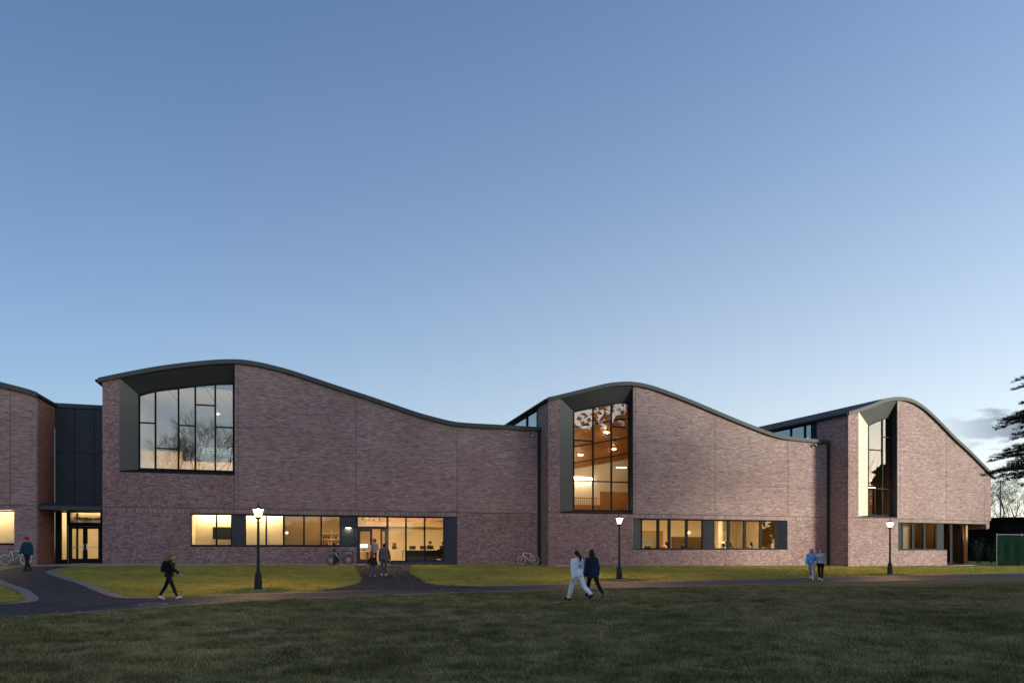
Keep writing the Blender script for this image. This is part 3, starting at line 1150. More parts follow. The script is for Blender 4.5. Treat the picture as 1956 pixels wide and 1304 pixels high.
# ------------------------------------------------------------------ the three big windows
def big_window(fr, rf, front, glass_s, splits, zsill, zbot, ztop, panels, label, refl='glass_coated', tg=-0.5, extra=(), reveal='reveal_panel'):
    """front = (s0, s1) at the wall face; glass_s = mullion lines; splits = transom heights per column"""
    g0, g1 = glass_s[0], glass_s[-1]
    n = 14
    # raking soffit, three sheets
    seams = (0, 5, 9, n)
    for a, b in zip(seams, seams[1:]):
        mb = MB()
        for i in range(a, b):
            f0, f1 = i / n, (i + 1) / n
            if i == a and a:
                f0 += 0.0008
            A = front[0] + (front[1] - front[0]) * f0
            A2 = front[0] + (front[1] - front[0]) * f1
            G = g0 + (g1 - g0) * f0
            G2 = g0 + (g1 - g0) * f1
            mb.poly([fr(A, -.002, rf(A) - EAVE), fr(G, tg, ztop(G)), fr(G2, tg, ztop(G2)), fr(A2, -.002, rf(A2) - EAVE)])
        mb.build('soffit_panel', 'soffit_metal', B)
    mb = MB()
    for i in range(n):
        f0, f1 = i / n, (i + 1) / n
        A, A2 = front[0] + (front[1] - front[0]) * f0, front[0] + (front[1] - front[0]) * f1
        G, G2 = g0 + (g1 - g0) * f0, g0 + (g1 - g0) * f1
        mb.poly([fr(A, -.02, rf(A) - EAVE + .02), fr(G, tg - .02, ztop(G) + .03), fr(G2, tg - .02, ztop(G2) + .03), fr(A2, -.02, rf(A2) - EAVE + .02)])
    mb.poly([fr(front[0] - .03, -.02, zsill), fr(g0 - .03, tg - .02, zbot), fr(g0 - .03, tg - .02, ztop(g0)), fr(front[0] - .03, -.02, rf(front[0]) - EAVE)])
    mb.build('backing_sheet', 'dark_slot', B)
    # splayed left reveal, in sheets
    zs = [None] + list(panels) + [None]
    for k in range(len(panels) + 1):
        lo_f = zsill if k == 0 else panels[k - 1] + .006
        lo_g = zbot if k == 0 else panels[k - 1] + .006
        hi_f = rf(front[0]) - EAVE if k == len(panels) else panels[k] - .006
        hi_g = ztop(g0) if k == len(panels) else panels[k] - .006
        mb = MB()
        a, b, c, d = fr(front[0] + .002, -.002, lo_f), fr(g0, tg, lo_g), fr(g0, tg, hi_g), fr(front[0] + .002, -.002, hi_f)
        mb.poly([a, b, c, d])
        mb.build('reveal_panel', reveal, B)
    # square right reveal
    mb = MB()
    mb.poly([fr(front[1] - .002, -.002, zsill), fr(front[1] - .002, -.002, rf(front[1]) - EAVE), fr(g1, tg, ztop(g1)), fr(g1, tg, zbot)])
    mb.build('reveal_panel', 'dark_metal', B)
    # sill
    mb = MB()
    mb.poly([fr(front[0], .03, zsill), fr(front[1], .03, zsill), fr(g1, tg, zbot), fr(g0, tg, zbot)])
    mb.poly([fr(front[0], .03, zsill - .06), fr(front[1], .03, zsill - .06), fr(front[1], .03, zsill), fr(front[0], .03, zsill)])
    mb.poly([fr(front[0], .0, zsill - .06), fr(front[1], .0, zsill - .06), fr(front[1], .03, zsill - .06), fr(front[0], .03, zsill - .06)])
    mb.build('window_sill', 'frame_metal', B)
    # frame: the curved head and the bottom rail
    mb = MB()
    m = 20
    for i in range(m):
        a, b = g0 + (g1 - g0) * i / m, g0 + (g1 - g0) * (i + 1) / m
        for (da, db, ta, tb) in ((-.09, 0.01, tg + .03, tg + .03),):
            mb.poly([fr(a, ta, ztop(a) + da), fr(b, ta, ztop(b) + da), fr(b, tb, ztop(b) + db), fr(a, tb, ztop(a) + db)])
        mb.poly([fr(a, tg - .1, ztop(a) - .09), fr(b, tg - .1, ztop(b) - .09), fr(b, tg + .03, ztop(b) - .09), fr(a, tg + .03, ztop(a) - .09)])
    win = mb.build('window', 'frame_metal', B, label=label)
    strip(fr, g0, g1, tg - .1, tg + .03, zbot, zbot + .09, 'bottom_rail', 'frame_metal', win)
    for s in glass_s:
        x0, x1 = max(g0, s - .045), min(g1, s + .045)
        if s == g0:
            x1 = s + .08
        if s == g1:
            x0 = s - .08
        strip(fr, x0, x1, tg - .1, tg + .035, zbot + .09, ztop(s) - .05, 'mullion', 'frame_metal', win)
    for k, (a, b) in enumerate(zip(glass_s, glass_s[1:])):
        lv = [zbot + .05] + list(splits[k]) + [None]
        for z in splits[k]:
            strip(fr, a + .046, b - .046, tg - .1, tg + .032, z - .04, z + .04, 'transom', 'frame_metal', win)
        for lo, hi in zip(lv, lv[1:]):
            mb = MB()
            if hi is not None:
                mb.poly([fr(a, tg - .03, lo), fr(b, tg - .03, lo), fr(b, tg - .03, hi), fr(a, tg - .03, hi)])
            else:
                q = 5
                top = [fr(b + (a - b) * i / q, tg - .03, ztop(b + (a - b) * i / q) - .03) for i in range(q + 1)]
                mb.poly([fr(a, tg - .03, lo), fr(b, tg - .03, lo)] + top)
            mb.build('pane', refl, win)
    for s, z0, z1 in extra:
        strip(fr, s - .04, s + .04, tg - .1, tg + .03, z0, z1, 'mullion', 'frame_metal', win)
    return win


zt1 = spline([(-10.01, 11.17), (-9.08, 11.50), (-7.78, 11.77), (-6.82, 11.97), (-5.66, 12.16), (-4.55, 12.28)])
big_window(L1, roof1, (-10.95, -4.47), [-10.01, -9.08, -7.78, -6.82, -5.66, -4.55], [[9.48], [7.94], [9.43], [10.77], [9.43]],
           6.42, 6.60, zt1, [9.40], 'five column window with stepped transoms under the longest roof')
zt2 = spline([(18.01, 11.47), (19.54, 11.86), (20.97, 12.21), (21.7, 12.34), (22.40, 12.38)])
big_window(L2, roof2, (16.83, 22.43), [18.01, 19.54, 20.97, 22.40], [[6.55, 9.42], [6.55], [6.55, 10.55]],
           4.30, 4.42, zt2, [6.60, 9.45], 'tall window showing a lit timber ceiling in the middle bay')
zt3 = spline([(47.40, 11.51), (48.2, 11.84), (49.11, 12.16), (49.7, 12.36), (50.06, 12.42)])
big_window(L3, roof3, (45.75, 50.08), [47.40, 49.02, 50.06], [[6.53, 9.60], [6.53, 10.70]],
           4.25, 4.36, zt3, [6.55, 9.62], 'narrow tall window reflecting bare trees in the end bay', extra=((48.16, 4.40, 6.53),), reveal='reveal_panel_lit')


# ------------------------------------------------------------------ ground floor windows and doors
def band_window(fr, t, z0, z1, edges, label, glassm='glass_clear', fw=.05):
    """a row of panes between mullions; edges = s of mullions"""
    mb = MB()
    mb.box(fr, edges[0], edges[-1], t - .1, t + .03, z0, z0 + .07)
    w = mb.build('window', 'frame_metal', B, label=label)
    strip(fr, edges[0], edges[-1], t - .1, t + .03, z1 - .07, z1, 'head_rail', 'frame_metal', w)
    for s in edges:
        a, b = max(edges[0], s - fw), min(edges[-1], s + fw)
        strip(fr, a, b, t - .1, t + .035, z0 + .07, z1 - .07, 'mullion', 'frame_metal', w)
    for a, b in zip(edges, edges[1:]):
        strip(fr, a + fw, b - fw, t - .04, t - .02, z0 + .07, z1 - .07, 'pane', glassm, w)
    return w


def head_sill(fr, s0, s1, t, z0, z1, sill=True):
    strip(fr, s0, s1, t - .1, -.004, z1 - .002, z1 + .05, 'window_head', 'frame_metal')
    if sill:
        strip(fr, s0, s1, t - .1, .02, z0 - .05, z0 + .004, 'window_sill', 'frame_metal')


T = -0.22
head_sill(L1, -7.03, 9.83, T, 1.90, 3.90, False)
strip(L1, -7.03, 3.03, T - .1, .02, 1.86, 1.905, 'window_sill', 'frame_metal')
band_window(L1, T, 1.90, 3.90, [-7.03, -5.55, -4.66], 'two pane window with a dark screen on the wall behind')
strip(L1, -4.66, -3.86, T - .12, T + .05, 1.90, 3.90, 'cladding_panel', 'navy_panel')
band_window(L1, T, 1.90, 3.90, [-3.86, -2.60, -1.53], 'bright two pane window behind the nearest street lamp')
band_window(L1, T, 1.90, 3.90, [-1.53, -0.28, 0.80, 2.02], 'three pane window with pale blinds beside the doors')
strip(L1, 2.02, 3.03, T - .12, T + .05, 1.90, 3.90, 'cladding_panel', 'navy_panel')
# glazed lobby front
TL = -0.30
lob = band_window(L1, TL, 0.86, 3.90, [5.13, 6.36, 7.64, 8.98], 'floor to head lobby glazing beside the open doors')
strip(L1, 5.13, 9.83, TL - .12, TL + .05, 0.50, 0.86, 'window_sill', 'navy_panel')
mb = MB()   # splayed end panel
mb.poly([L1(9.835, -.004, .55), L1(9.835, -.004, 3.9), L1(8.98, TL, 3.9), L1(8.98, TL, .55)][::-1])
mb.poly([L1(9.835, -.004, .55), L1(9.835, -.3, .55), L1(9.835, -.3, 3.9), L1(9.835, -.004, 3.9)])
mb.build('reveal_panel', 'navy_panel', B)
dz0 = 0.70
fr_door = MB()
fr_door.box(L1, 3.04, 3.16, TL - .1, TL + .04, dz0, 3.90)
fr_door.box(L1, 5.04, 5.13, TL - .1, TL + .04, dz0, 3.90)
fr_door.box(L1, 3.16, 5.04, TL - .1, TL + .04, 3.06, 3.22)
fr_door.box(L1, 3.16, 5.04, TL - .1, TL + .04, 3.83, 3.90)
dframe = fr_door.build('door_frame', 'navy_panel', B, label='dark frame of the glass lobby doors')
strip(L1, 3.16, 5.04, TL - .04, TL - .02, 3.22, 3.83, 'pane', 'glass_clear', dframe)
strip(L1, 3.035, 3.06, TL + .04, TL + .06, dz0, 3.08, 'edge_strip', 'steel', dframe)
strip(L1, 5.06, 5.085, TL + .04, TL + .06, dz0, 3.08, 'edge_strip', 'steel', dframe)


def door_leaf(fr, hinge, width, z0, z1, ang, label, side=1, stile=.14, mat='navy_panel', t=TL):
    """glazed leaf swung about its hinge; side = +1 opens from the left jamb"""
    ca, sa = math.cos(R(ang)), math.sin(R(ang))

    def g(s, tt, z):
        d = s * side
        return fr(hinge + d * ca - tt * sa * side, t - d * sa + tt * ca, z)
    mb = MB()
    mb.box(g, 0, stile, -.03, .03, z0, z1)
    mb.box(g, width - stile, width, -.03, .03, z0, z1)
    mb.box(g, stile, width - stile, -.03, .03, z0, z0 + .30)
    mb.box(g, stile, width - stile, -.03, .03, z1 - .16, z1)
    d = mb.build('door', mat, B, label=label)
    MB().box(g, stile, width - stile, -.012, .012, z0 + .30, z1 - .16).build('pane', 'glass_clear', d)
    mb = MB()
    mb.box(g, width - .12, width - .06, .03, .06, z0 + .85, z0 + 1.25)
    mb.box(g, width - .14, width - .10, .05, .08, z0 + .88, z0 + 1.22)
    mb.build('handle', 'steel', d)
    mb = MB()
    mb.box(g, stile, width - stile, -.07, -.03, z0 + .98, z0 + 1.04)
    mb.build('push_bar', 'steel', d)
    return d


door_leaf(L1, 3.16, .94, dz0 + .02, 3.05, 0, 'closed glass door of the lobby')
door_leaf(L1, 5.04, .94, dz0 + .02, 3.05, 62, 'glass door of the lobby standing open', -1)
strip(L1, 1.9, 5.2, -.3, .75, 0.30, 0.70, 'threshold', 'concrete')
# wall lamp on the panel by the doors
wl_ = MB()
wl_.box(L1, 2.36, 2.70, T + .05, T + .26, 3.10, 3.28)
wlamp = wl_.build('wall_light', 'black_iron', None)
tag(wlamp, 'small black wall light glowing beside the lobby doors', 'wall light')
wlamp.location = BINV
MB().box(L1, 2.38, 2.68, T + .08, T + .24, 3.085, 3.098).build('glow_panel', 'light_cove', wlamp)

# middle bay strip
T2 = -0.35
head_sill(L2, 22.41, 35.65, T2, 1.70, 3.90)


def splay(fr, sa, ta, sb, tb, z0, z1, mat):
    mb = MB()
    mb.poly([fr(sa, ta, z0), fr(sb, tb, z0), fr(sb, tb, z1), fr(sa, ta, z1)])
    return mb.build('reveal_panel', mat, B)


splay(L2, 22.41, -.004, 23.24, T2, 1.70, 3.92, 'fascia_metal')
splay(L2, 34.88, T2, 35.65, -.004, 1.70, 3.92, 'dark_metal')
band_window(L2, T2, 1.70, 3.90, [23.24, 24.64, 25.56, 27.0, 28.40], 'left strip window of the dining room with four panes', fw=.10)
strip(L2, 28.40, 29.25, T2 - .12, T2 + .05, 1.70, 3.90, 'cladding_panel', 'dark_metal')
band_window(L2, T2, 1.70, 3.90, [29.25, 30.62, 32.03, 33.48, 34.88], 'right strip window of the dining room with four panes', fw=.10)
# end bay strip and recessed entrance
T3 = -0.35
strip(L3, 50.21, 55.95, T3 - .1, .02, 1.61, 1.66, 'window_sill', 'frame_metal')
splay(L3, 50.21, -.004, 51.05, T3, 1.66, 3.86, 'dark_metal')
band_window(L3, T3, 1.66, 3.86, [51.05, 52.36, 53.75, 55.25], 'dim strip window of the end bay with three panes', fw=.13)
strip(L3, 55.25, 56.08, T3 - .2, T3 + .06, 0.3, 3.86, 'cladding_panel', 'dark_metal')
band_window(L3, -.7, 0.45, 3.86, [56.1, 57.6, 59.2], 'full height glazing under the end bay overhang', fw=.16)
strip(L3, 59.75, 59.95, -1.0, -.8, 0.3, 3.86, 'post', 'wood_ceiling')
strip(L3, 60.65, 60.95, -1.6, -1.56, 0.3, 3.86, 'glass_screen', 'glass_coated')
strip(L3, 56.08, 62.2, -5, .5, -0.2, 0.36, 'entrance_step', 'concrete')
strip(L3, 59.6, 61.6, -5.05, -4.95, 0.3, 3.86, 'interior_wall', 'dark_metal')
# left wing window
band_window(L1, T, 1.98, 3.95, [-24, -21.5, -19, -16.40], 'warm lit window at the picture edge in the left wing')
strip(L1, -24, -16.40, T - .1, .02, 1.94, 1.985, 'window_sill', 'frame_metal')

# ------------------------------------------------------------------ entrance link
TK = -2.95
strip(L1, -15.27, -11.88, TK - .3, TK - .06, 4.0, 10.6, 'backing_wall', 'dark_slot')
cols = [-15.27, -14.18, -13.07, -11.88]
rows = [4.5, 7.76, 10.57]
for a, b in zip(cols, cols[1:]):
    for c, d in zip(rows, rows[1:]):
        strip(L1, a + .018, b - .018, TK - .06, TK, c + .018, d - .018, 'cladding_panel', 'navy_panel')
strip(L1, -15.27, -11.88, TK - 12, TK + .06, 10.59, 10.86, 'parapet', 'fascia_metal')
can = MB()
can.box(L1, -15.24, -11.88, TK + .004, -0.30, 4.02, 4.30)
cano = can.build('canopy', 'navy_panel', B, label='flat dark metal canopy over the left entrance')
strip(L1, -15.27, -11.88, -0.30, -0.26, 4.06, 4.22, 'canopy_edge', 'fascia_metal', cano)
strip(L1, -15.20, -11.92, TK + .05, -.5, 4.31, 4.46, 'canopy_upstand', 'dark_metal', cano)
ef = MB()
ef.box(L1, -15.25, -14.90, TK - .15, TK - .02, 0.6, 4.02)
ef.box(L1, -14.60, -14.42, TK - .12, TK + .02, 0.6, 4.02)
ef.box(L1, -12.72, -12.55, TK - .12, TK + .02, 0.6, 4.02)
ef.box(L1, -14.90, -14.60, TK - .12, TK + .02, 0.6, 1.05)
ef.box(L1, -14.42, -12.72, TK - .12, TK + .02, 3.16, 3.38)
ef.box(L1, -12.55, -11.88, TK - .15, TK - .02, 0.6, 4.02)
efo = ef.build('door_frame', 'frame_metal', B, label='black frame of the left entrance doors')
strip(L1, -14.90, -14.60, TK - .08, TK - .06, 1.05, 4.02, 'pane', 'glass_clear', efo)
strip(L1, -14.42, -12.72, TK - .08, TK - .06, 3.38, 4.02, 'pane', 'glass_clear', efo)
strip(L1, -14.52, -14.50, TK + .02, TK + .05, .78, 3.2, 'edge_strip', 'steel', efo)
door_leaf(L1, -14.42, .845, .80, 3.15, 0, 'left leaf of the left entrance doors', 1, .12, 'frame_metal', TK)
door_leaf(L1, -12.72, .845, .80, 3.15, 0, 'right leaf of the left entrance doors', -1, .12, 'frame_metal', TK)
strip(L1, -15.25, -11.5, TK - .1, 1.2, 0.2, 0.775, 'threshold', 'concrete')
# lettering on the wall just inside the transom
strip(L1, -14.6, -12.2, TK - .62, TK - .55, 3.0, 4.1, 'sign_board', 'cream_wall', B)
cu = bpy.data.curves.new('letters', 'FONT')
cu.body = 'TSAI FIELD HOUSE'
cu.size = 0.215
cu.extrude = 0.01
cu.space_character = 1.12
cu.offset = 0.006
to = bpy.data.objects.new('letters_tmp', cu)
COL.objects.link(to)
dg = bpy.context.evaluated_depsgraph_get()
me = bpy.data.meshes.new_from_object(to.evaluated_get(dg))
bpy.data.objects.remove(to)
tw = max(v_.co.x for v_ in me.vertices)
for v_ in me.vertices:
    s_ = -14.33 + v_.co.x / tw * 1.78
    x_, y_, z_ = L1(s_, TK - .53 + v_.co.z, 3.60 + v_.co.y)
    v_.co = (x_, y_, z_)
me.materials.clear()
me.materials.append(MATS['black_iron'])
lo = bpy.data.objects.new('sign_lettering', me)
COL.objects.link(lo)
lo.parent = B
lo['label'] = 'dark capital lettering over the left entrance doors'
strip(L1, -14.19, -14.10, TK - .5, TK - .4, 0.78, 4.0, 'post', 'frame_metal')

# dome cameras high on the walls
for fr, s, z, lab in ((F1, 15.25, 9.85, 'dark dome camera on the wall below the long low roof'), (F2, 38.1, 9.85, 'dark dome camera on the shaded wall by the end bay')):
    p = fr(s, 0, z)
    cr = empty('dome_camera', p)
    tag(cr, lab, 'camera', 'dome cameras')
    g0_ = fr(s, 0, z)
    rel = lambda a, t, zz: tuple(np.array(fr(a, t, zz)) - np.array(g0_))
    MB().box(rel, s - .07, s + .07, 0.002, .26, -.01 + z, .07 + z).build('bracket', 'black_iron', cr)
    q = rel(s, .2, z - .03)
    MB().ball((q[0], q[1], q[2] - .05), .085).build('dome', 'silver_paint' if fr is F1 else 'black_plastic', cr, True)

# pale mowing strip at the foot of the long wall
mb = MB()
n = 40
for i in range(n):
    a, b = -11.85 + 14.85 * i / n, -11.85 + 14.85 * (i + 1) / n
    pa, pb = F1(a, .25, 0), F1(b, .25, 0)
    za, zb = ground(pa[0], pa[1]) + .06, ground(pb[0], pb[1]) + .06
    mb.poly([F1(a, .25, za), F1(b, .25, zb), F1(b, 0.01, zb), F1(a, 0.01, za)])
    mb.poly([F1(a, .25, za - .2), F1(b, .25, zb - .2), F1(b, .25, zb), F1(a, .25, za)])
tag(mb.build('kerb', 'concrete'), 'pale concrete mowing strip at the foot of the wall', None, None, 'structure')

# ------------------------------------------------------------------ rooms behind the glass
ORD = ['first', 'second', 'third', 'fourth', 'fifth', 'sixth', 'seventh', 'eighth', 'ninth', 'tenth', 'eleventh', 'twelfth', 'thirteenth', 'fourteenth', 'fifteenth', 'sixteenth', 'seventeenth', 'eighteenth']
def room(fr, s0, s1, t0, depth, z0, z1, wall='cream_wall', ceil='white_wall', floor='dark_floor', side=None):
    side = side or wall
    t1 = t0 - depth
    strip(fr, s0, s1, t1 - .05, t1, z0, z1, 'interior_wall', wall)
    strip(fr, s0 - .05, s0, t1, t0, z0, z1, 'interior_wall', side)
    strip(fr, s1, s1 + .05, t1, t0, z0, z1, 'interior_wall', side)
    strip(fr, s0, s1, t1, t0, z0 - .05, z0, 'interior_floor', floor)
    if ceil:
        strip(fr, s0, s1, t1, t0, z1, z1 + .05, 'interior_ceiling', ceil)


LIGHTS = []


def lamp_bar(fr, s0, s1, t0, t1, z0, z1, mat, label, name='light_bar'):
    g = fr((s0 + s1) / 2, (t0 + t1) / 2, z0)
    rel = lambda a, t, z: (fr(a, t, z)[0] - g[0], fr(a, t, z)[1] - g[1], z - z0)
    o = empty(name, g)
    tag(o, label, 'light')
    MB().box(rel, s0, s1, t0, t1, z0, z1).build('diffuser', mat, o)
    up_ = (-.05, -.003) if 'sill' in label else (z1 - z0 + .003, z1 - z0 + .05)
    MB().box(rel, s0 - .02, s1 + .02, t0 - .02, t1 + .02, z0 + up_[0], z0 + up_[1]).build('housing', 'white_top', o)
    LIGHTS.append(o)
    return o


# small rooms behind the long strip window
room(L1, -7.1, -4.3, T - .1, 2.2, 0.7, 4.15)
lamp_bar(F1, -6.9, -4.5, T - 2.1, T - 1.95, 4.0, 4.05, 'light_cove', 'long cove light over the room with the screen')
room(L1, -4.2, -1.6, T - .1, 1.5, 0.7, 4.15)
lamp_bar(F1, -4.0, -1.8, T - 1.4, T - 1.25, 4.0, 4.05, 'light_cove', 'long cove light over the bright blank room')
room(L1, -1.45, 2.2, T - .1, 5.5, 0.7, 4.1, 'wood_pale')
lamp_bar(F1, -1.2, 1.9, T - 1.6, T - 1.45, 4.0, 4.05, 'light_warm', 'slim ceiling light in the room behind the blinds')
# wall screen
ws = F1(-4.95, T - 2.2, 2.9)
rel = lambda a, t, z: tuple(np.array(F1(a, t, z)) - np.array(ws))
tvo = empty('wall_screen', ws)
tag(tvo, 'wide black wall screen behind the leftmost strip window', 'screen')
MB().box(rel, -6.05, -4.35, T - 2.29, T - 2.22, 2.35, 3.16).build('bezel', 'black_plastic', tvo)
MB().box(rel, -6.0, -4.40, T - 2.22, T - 2.215, 2.4, 3.11).build('display', 'black_plastic', tvo)
MB().box(rel, -5.9, -4.5, T - 2.29, T - 2.20, 2.20, 2.28).build('sound_bar', 'white_top', tvo)
# blinds
for a, b, lab in ((-1.46, -.34, 'left lowered beige roller blind beside the lobby'), (-.22, .74, 'right lowered beige roller blind beside the lobby')):
    g = F1((a + b) / 2, T - .2, 1.92)
    rel = lambda s, t, z: tuple(np.array(F1(s, t, z)) - np.array(g))
    bo = empty('roller_blind', g)
    tag(bo, lab, 'blind')
    MB().box(rel, a, b, T - .21, T - .20, 1.95, 3.85).build('fabric', 'beige_blind', bo)
    MB().box(rel, a, b, T - .22, T - .19, 1.92, 1.955).build('bottom_bar', 'white_top', bo)

# shelves of kitchen things seen past the blinds
g = F1(1.45, T - 4.9, .7)
rel = lambda s, t, z: tuple(np.array(F1(s, t, z)) - np.array(g))
sh = empty('shelving', g)
tag(sh, 'open kitchen shelving seen in the pane beside the wall light', 'shelf')
for z in (1.5, 1.95, 2.4, 2.85):
    MB().box(rel, 0.95, 2.15, T - 5.2, T - 4.8, z, z + .04).build('shelf_board', 'white_top', sh)
for s in (.93, 1.6, 2.17):
    MB().box(rel, s - .02, s + .02, T - 5.2, T - 4.8, .72, 3.1).build('upright', 'white_top', sh)
k = 0
for z in (1.54, 1.99, 2.44):
    for s in (1.05, 1.22, 1.42, 1.75, 1.93, 2.07):
        h = rng.uniform(.12, .3)
        c = F1(s, T - 4.95, z + .002)
        mb = MB().lathe([(.05, 0), (.06, h * .6), (.03, h * .85), (.03, h)], 8)
        bo = mb.build('jar', rng.choice(['brown_panel', 'white_top', 'cloth_rust', 'black_plastic', 'steel']), None, True, loc=c)
        k += 1
        tag(bo, ORD[(k - 1) % 6] + ' jar from the left on the ' + ['lowest', 'middle', 'top'][(k - 1) // 6] + ' filled shelf of the kitchen shelving', 'jar', 'jars on the kitchen shelving')

# lobby
room(L1, 2.35, 11.5, TL - .12, 8.0, 0.66, 4.15, 'cream_wall', 'wood_ceiling', 'dark_floor')
strip(L1, 3.2, 5.9, TL - 8.1, TL - 8.02, 0.66, 3.3, 'timber_panel', 'wood_pale')
strip(L1, 2.4, 11.4, TL - 8.1, TL - 7.3, 3.45, 4.14, 'bulkhead', 'cream_wall')
strip(L1, 3.9, 11.4, TL - 3.2, TL - 3.1, 3.66, 4.14, 'timber_bulkhead', 'wood_ceiling')
for i, (s, t) in enumerate(((4.0, -1.6), (6.0, -1.6), (8.2, -1.6), (5.0, -4.6), (7.4, -4.6), (10.0, -4.2))):
    lamp_bar(F1, s - .6, s + .6, TL + t - .08, TL + t + .08, 4.04, 4.09, 'light_warm', ['front left', 'front middle', 'front right', 'rear left', 'rear right', 'far end'][i] + ' slim ceiling light in the lobby')
g = F1(6.5, TL - 3.2, .66)
for i in range(4):
    p = F1(3.5 + .42 * i, TL - 1.0 - .3 * i, 3.92)
    so = empty('track_spot', p)
    tag(so, ['first', 'second', 'third', 'fourth'][i] + ' small black track spot above the lobby doors', 'spotlight', 'track spots over the lobby doors')
    MB().tube([(0, 0, 0), (0, 0, -.12)], .012).build('stem', 'black_iron', so)
    MB().tube([(-.05, -.05, -.10), (.06, .06, -.22)], .05, 10).build('head', 'black_iron', so)

# upper room of bay one
def upper_room(fr, rf, s0, s1, tg, depth, z0, wall, plank, slotm, label, low=0.55, slot_every=9, side=None):
    mb = MB()
    n = 14
    for i in range(n):
        a, b = s0 + (s1 - s0) * i / n, s0 + (s1 - s0) * (i + 1) / n
        mb.poly([fr(a, tg - depth, z0), fr(b, tg - depth, z0), fr(b, tg - depth, rf(b) - .35), fr(a, tg - depth, rf(a) - .35)])
    mb.build('interior_wall', wall, B)
    strip(fr, s0 - .05, s0, tg - depth, tg - .12, z0, rf(s0) - .35, 'interior_wall', side or wall)
    strip(fr, s1, s1 + .05, tg - depth, tg - .12, z0, rf(s1) - .35, 'interior_wall', side or wall)
    strip(fr, s0, s1, tg - depth, tg - .12, z0 - .05, z0, 'interior_floor', 'wood_panel')
    mb, sl = MB(), MB()
    t, k = tg - .12, 0
    n = 14
    while t > tg - depth:
        slot = k % slot_every == slot_every - 1
        w = .27
        for i in range(n):
            a, b = s0 + (s1 - s0) * i / n, s0 + (s1 - s0) * (i + 1) / n
            za, zb = rf(a) - EAVE - low, rf(b) - EAVE - low
            d = .12 if slot else 0
            q = [fr(a, t - w + .02, za + d), fr(b, t - w + .02, zb + d), fr(b, t, zb + d), fr(a, t, za + d)]
            (sl if slot else mb).poly(q, [(a, t - w), (b, t - w), (b, t), (a, t)])
        t -= w
        k += 1
    o = mb.build('ceiling_planks', plank, B, label=label)
    o['kind'] = 'stuff'
    sl.build('ceiling_slots', slotm, o)


strip(L1, -10.75, -10.7, -18.6, -.62, 6.0, 11.86, 'interior_wall', 'cream_wall')
strip(L1, 2.0, 2.05, -18.6, -.62, 6.0, 11.86, 'interior_wall', 'cream_wall')
strip(L1, -10.7, 2.0, -18.65, -18.6, 6.0, 11.86, 'interior_wall', 'cream_wall')
strip(L1, -10.7, 2.0, -18.6, -.62, 5.95, 6.0, 'interior_floor', 'wood_pale')
strip(L1, -4.3, -4.25, -3.0, -.62, 6.0, 11.86, 'interior_wall', 'cream_wall')
pk = MB()
k = 0
s_ = -10.7
while s_ < 2.0:
    pk.box(L1, s_, s_ + .26, -18.6, -.66, 11.80 + (.05 if k % 8 == 7 else 0), 11.86 + (.05 if k % 8 == 7 else 0))
    s_ += .30
    k += 1
o = pk.build('ceiling_planks', 'white_plank', B, label='pale slatted ceiling behind the stepped window')
o['kind'] = 'stuff'
strip(L1, -10.7, 2.0, -18.6, -.62, 11.93, 11.97, 'interior_ceiling', 'dark_slot')
for i, (s, t) in enumerate(((-6.5, -9), (-4.8, -7))):
    lamp_bar(F1, s - .035, s + .035, t - .035, t + .035, 11.76, 11.79, 'light_spot', ORD[i] + ' square ceiling light in the upper studio')
for i, s in enumerate((-9.4, -8.2, -7.0, -5.8, -4.8)):  # unseen bars added to warm the lower part of this room
    lamp_bar(F1, s - .45, s + .45, -1.15, -1.0, 6.42, 6.47, 'light_warm_low', ORD[i] + ' added unseen light from the left behind the sill of the stepped window')
strip(L1, -10.65, -7.9, -2.7, -2.6, 6.0, 8.05, 'interior_partition', 'wood_pale')
strip(L1, -7.9, -4.3, -2.75, -2.65, 6.0, 7.45, 'interior_partition', 'wood_pale')
# interior glazed partition and a training rack in that room
g = F1(-5.4, -6.5, 6.0)
rel = lambda s, t, z: tuple(np.array(F1(s, t, z)) - np.array(g))
pt = empty('glazed_partition', g)
tag(pt, 'dark framed interior glazing low in the stepped window', 'partition')
for z in (7.75, 8.45, 9.05):
    MB().box(rel, -7.3, -2.7, -6.54, -6.46, z - .03, z + .03).build('rail', 'frame_metal', pt)
for s in (-7.3, -5.35, -5.15, -2.75):
    MB().box(rel, s - .03, s + .03, -6.54, -6.46, 6.02, 8.95).build('post', 'frame_metal', pt)
MB().box(rel, -7.27, -5.38, -6.51, -6.49, 8.38, 8.92).build('pane', 'glass_coated', pt)
MB().box(rel, -5.12, -2.78, -6.51, -6.49, 8.38, 8.92).build('pane', 'glass_coated', pt)
g = F1(-7.0, -4.6, 6.0)
rel = lambda s, t, z: tuple(np.array(F1(s, t, z)) - np.array(g))
rk = empty('training_rack', g)
tag(rk, 'black upright training rack behind the stepped window', 'gym rack')
for s, t in ((-7.3, -4.9), (-6.6, -4.9), (-7.3, -4.1), (-6.6, -4.1)):
    MB().box(rel, s - .04, s + .04, t - .04, t + .04, 6.02, 7.85).build('upright', 'black_iron', rk)
MB().box(rel, -7.34, -6.56, -4.94, -4.86, 7.86, 7.95).build('crossbar', 'black_iron', rk)
MB().box(rel, -7.34, -6.56, -4.14, -4.06, 7.86, 7.95).build('crossbar', 'black_iron', rk)

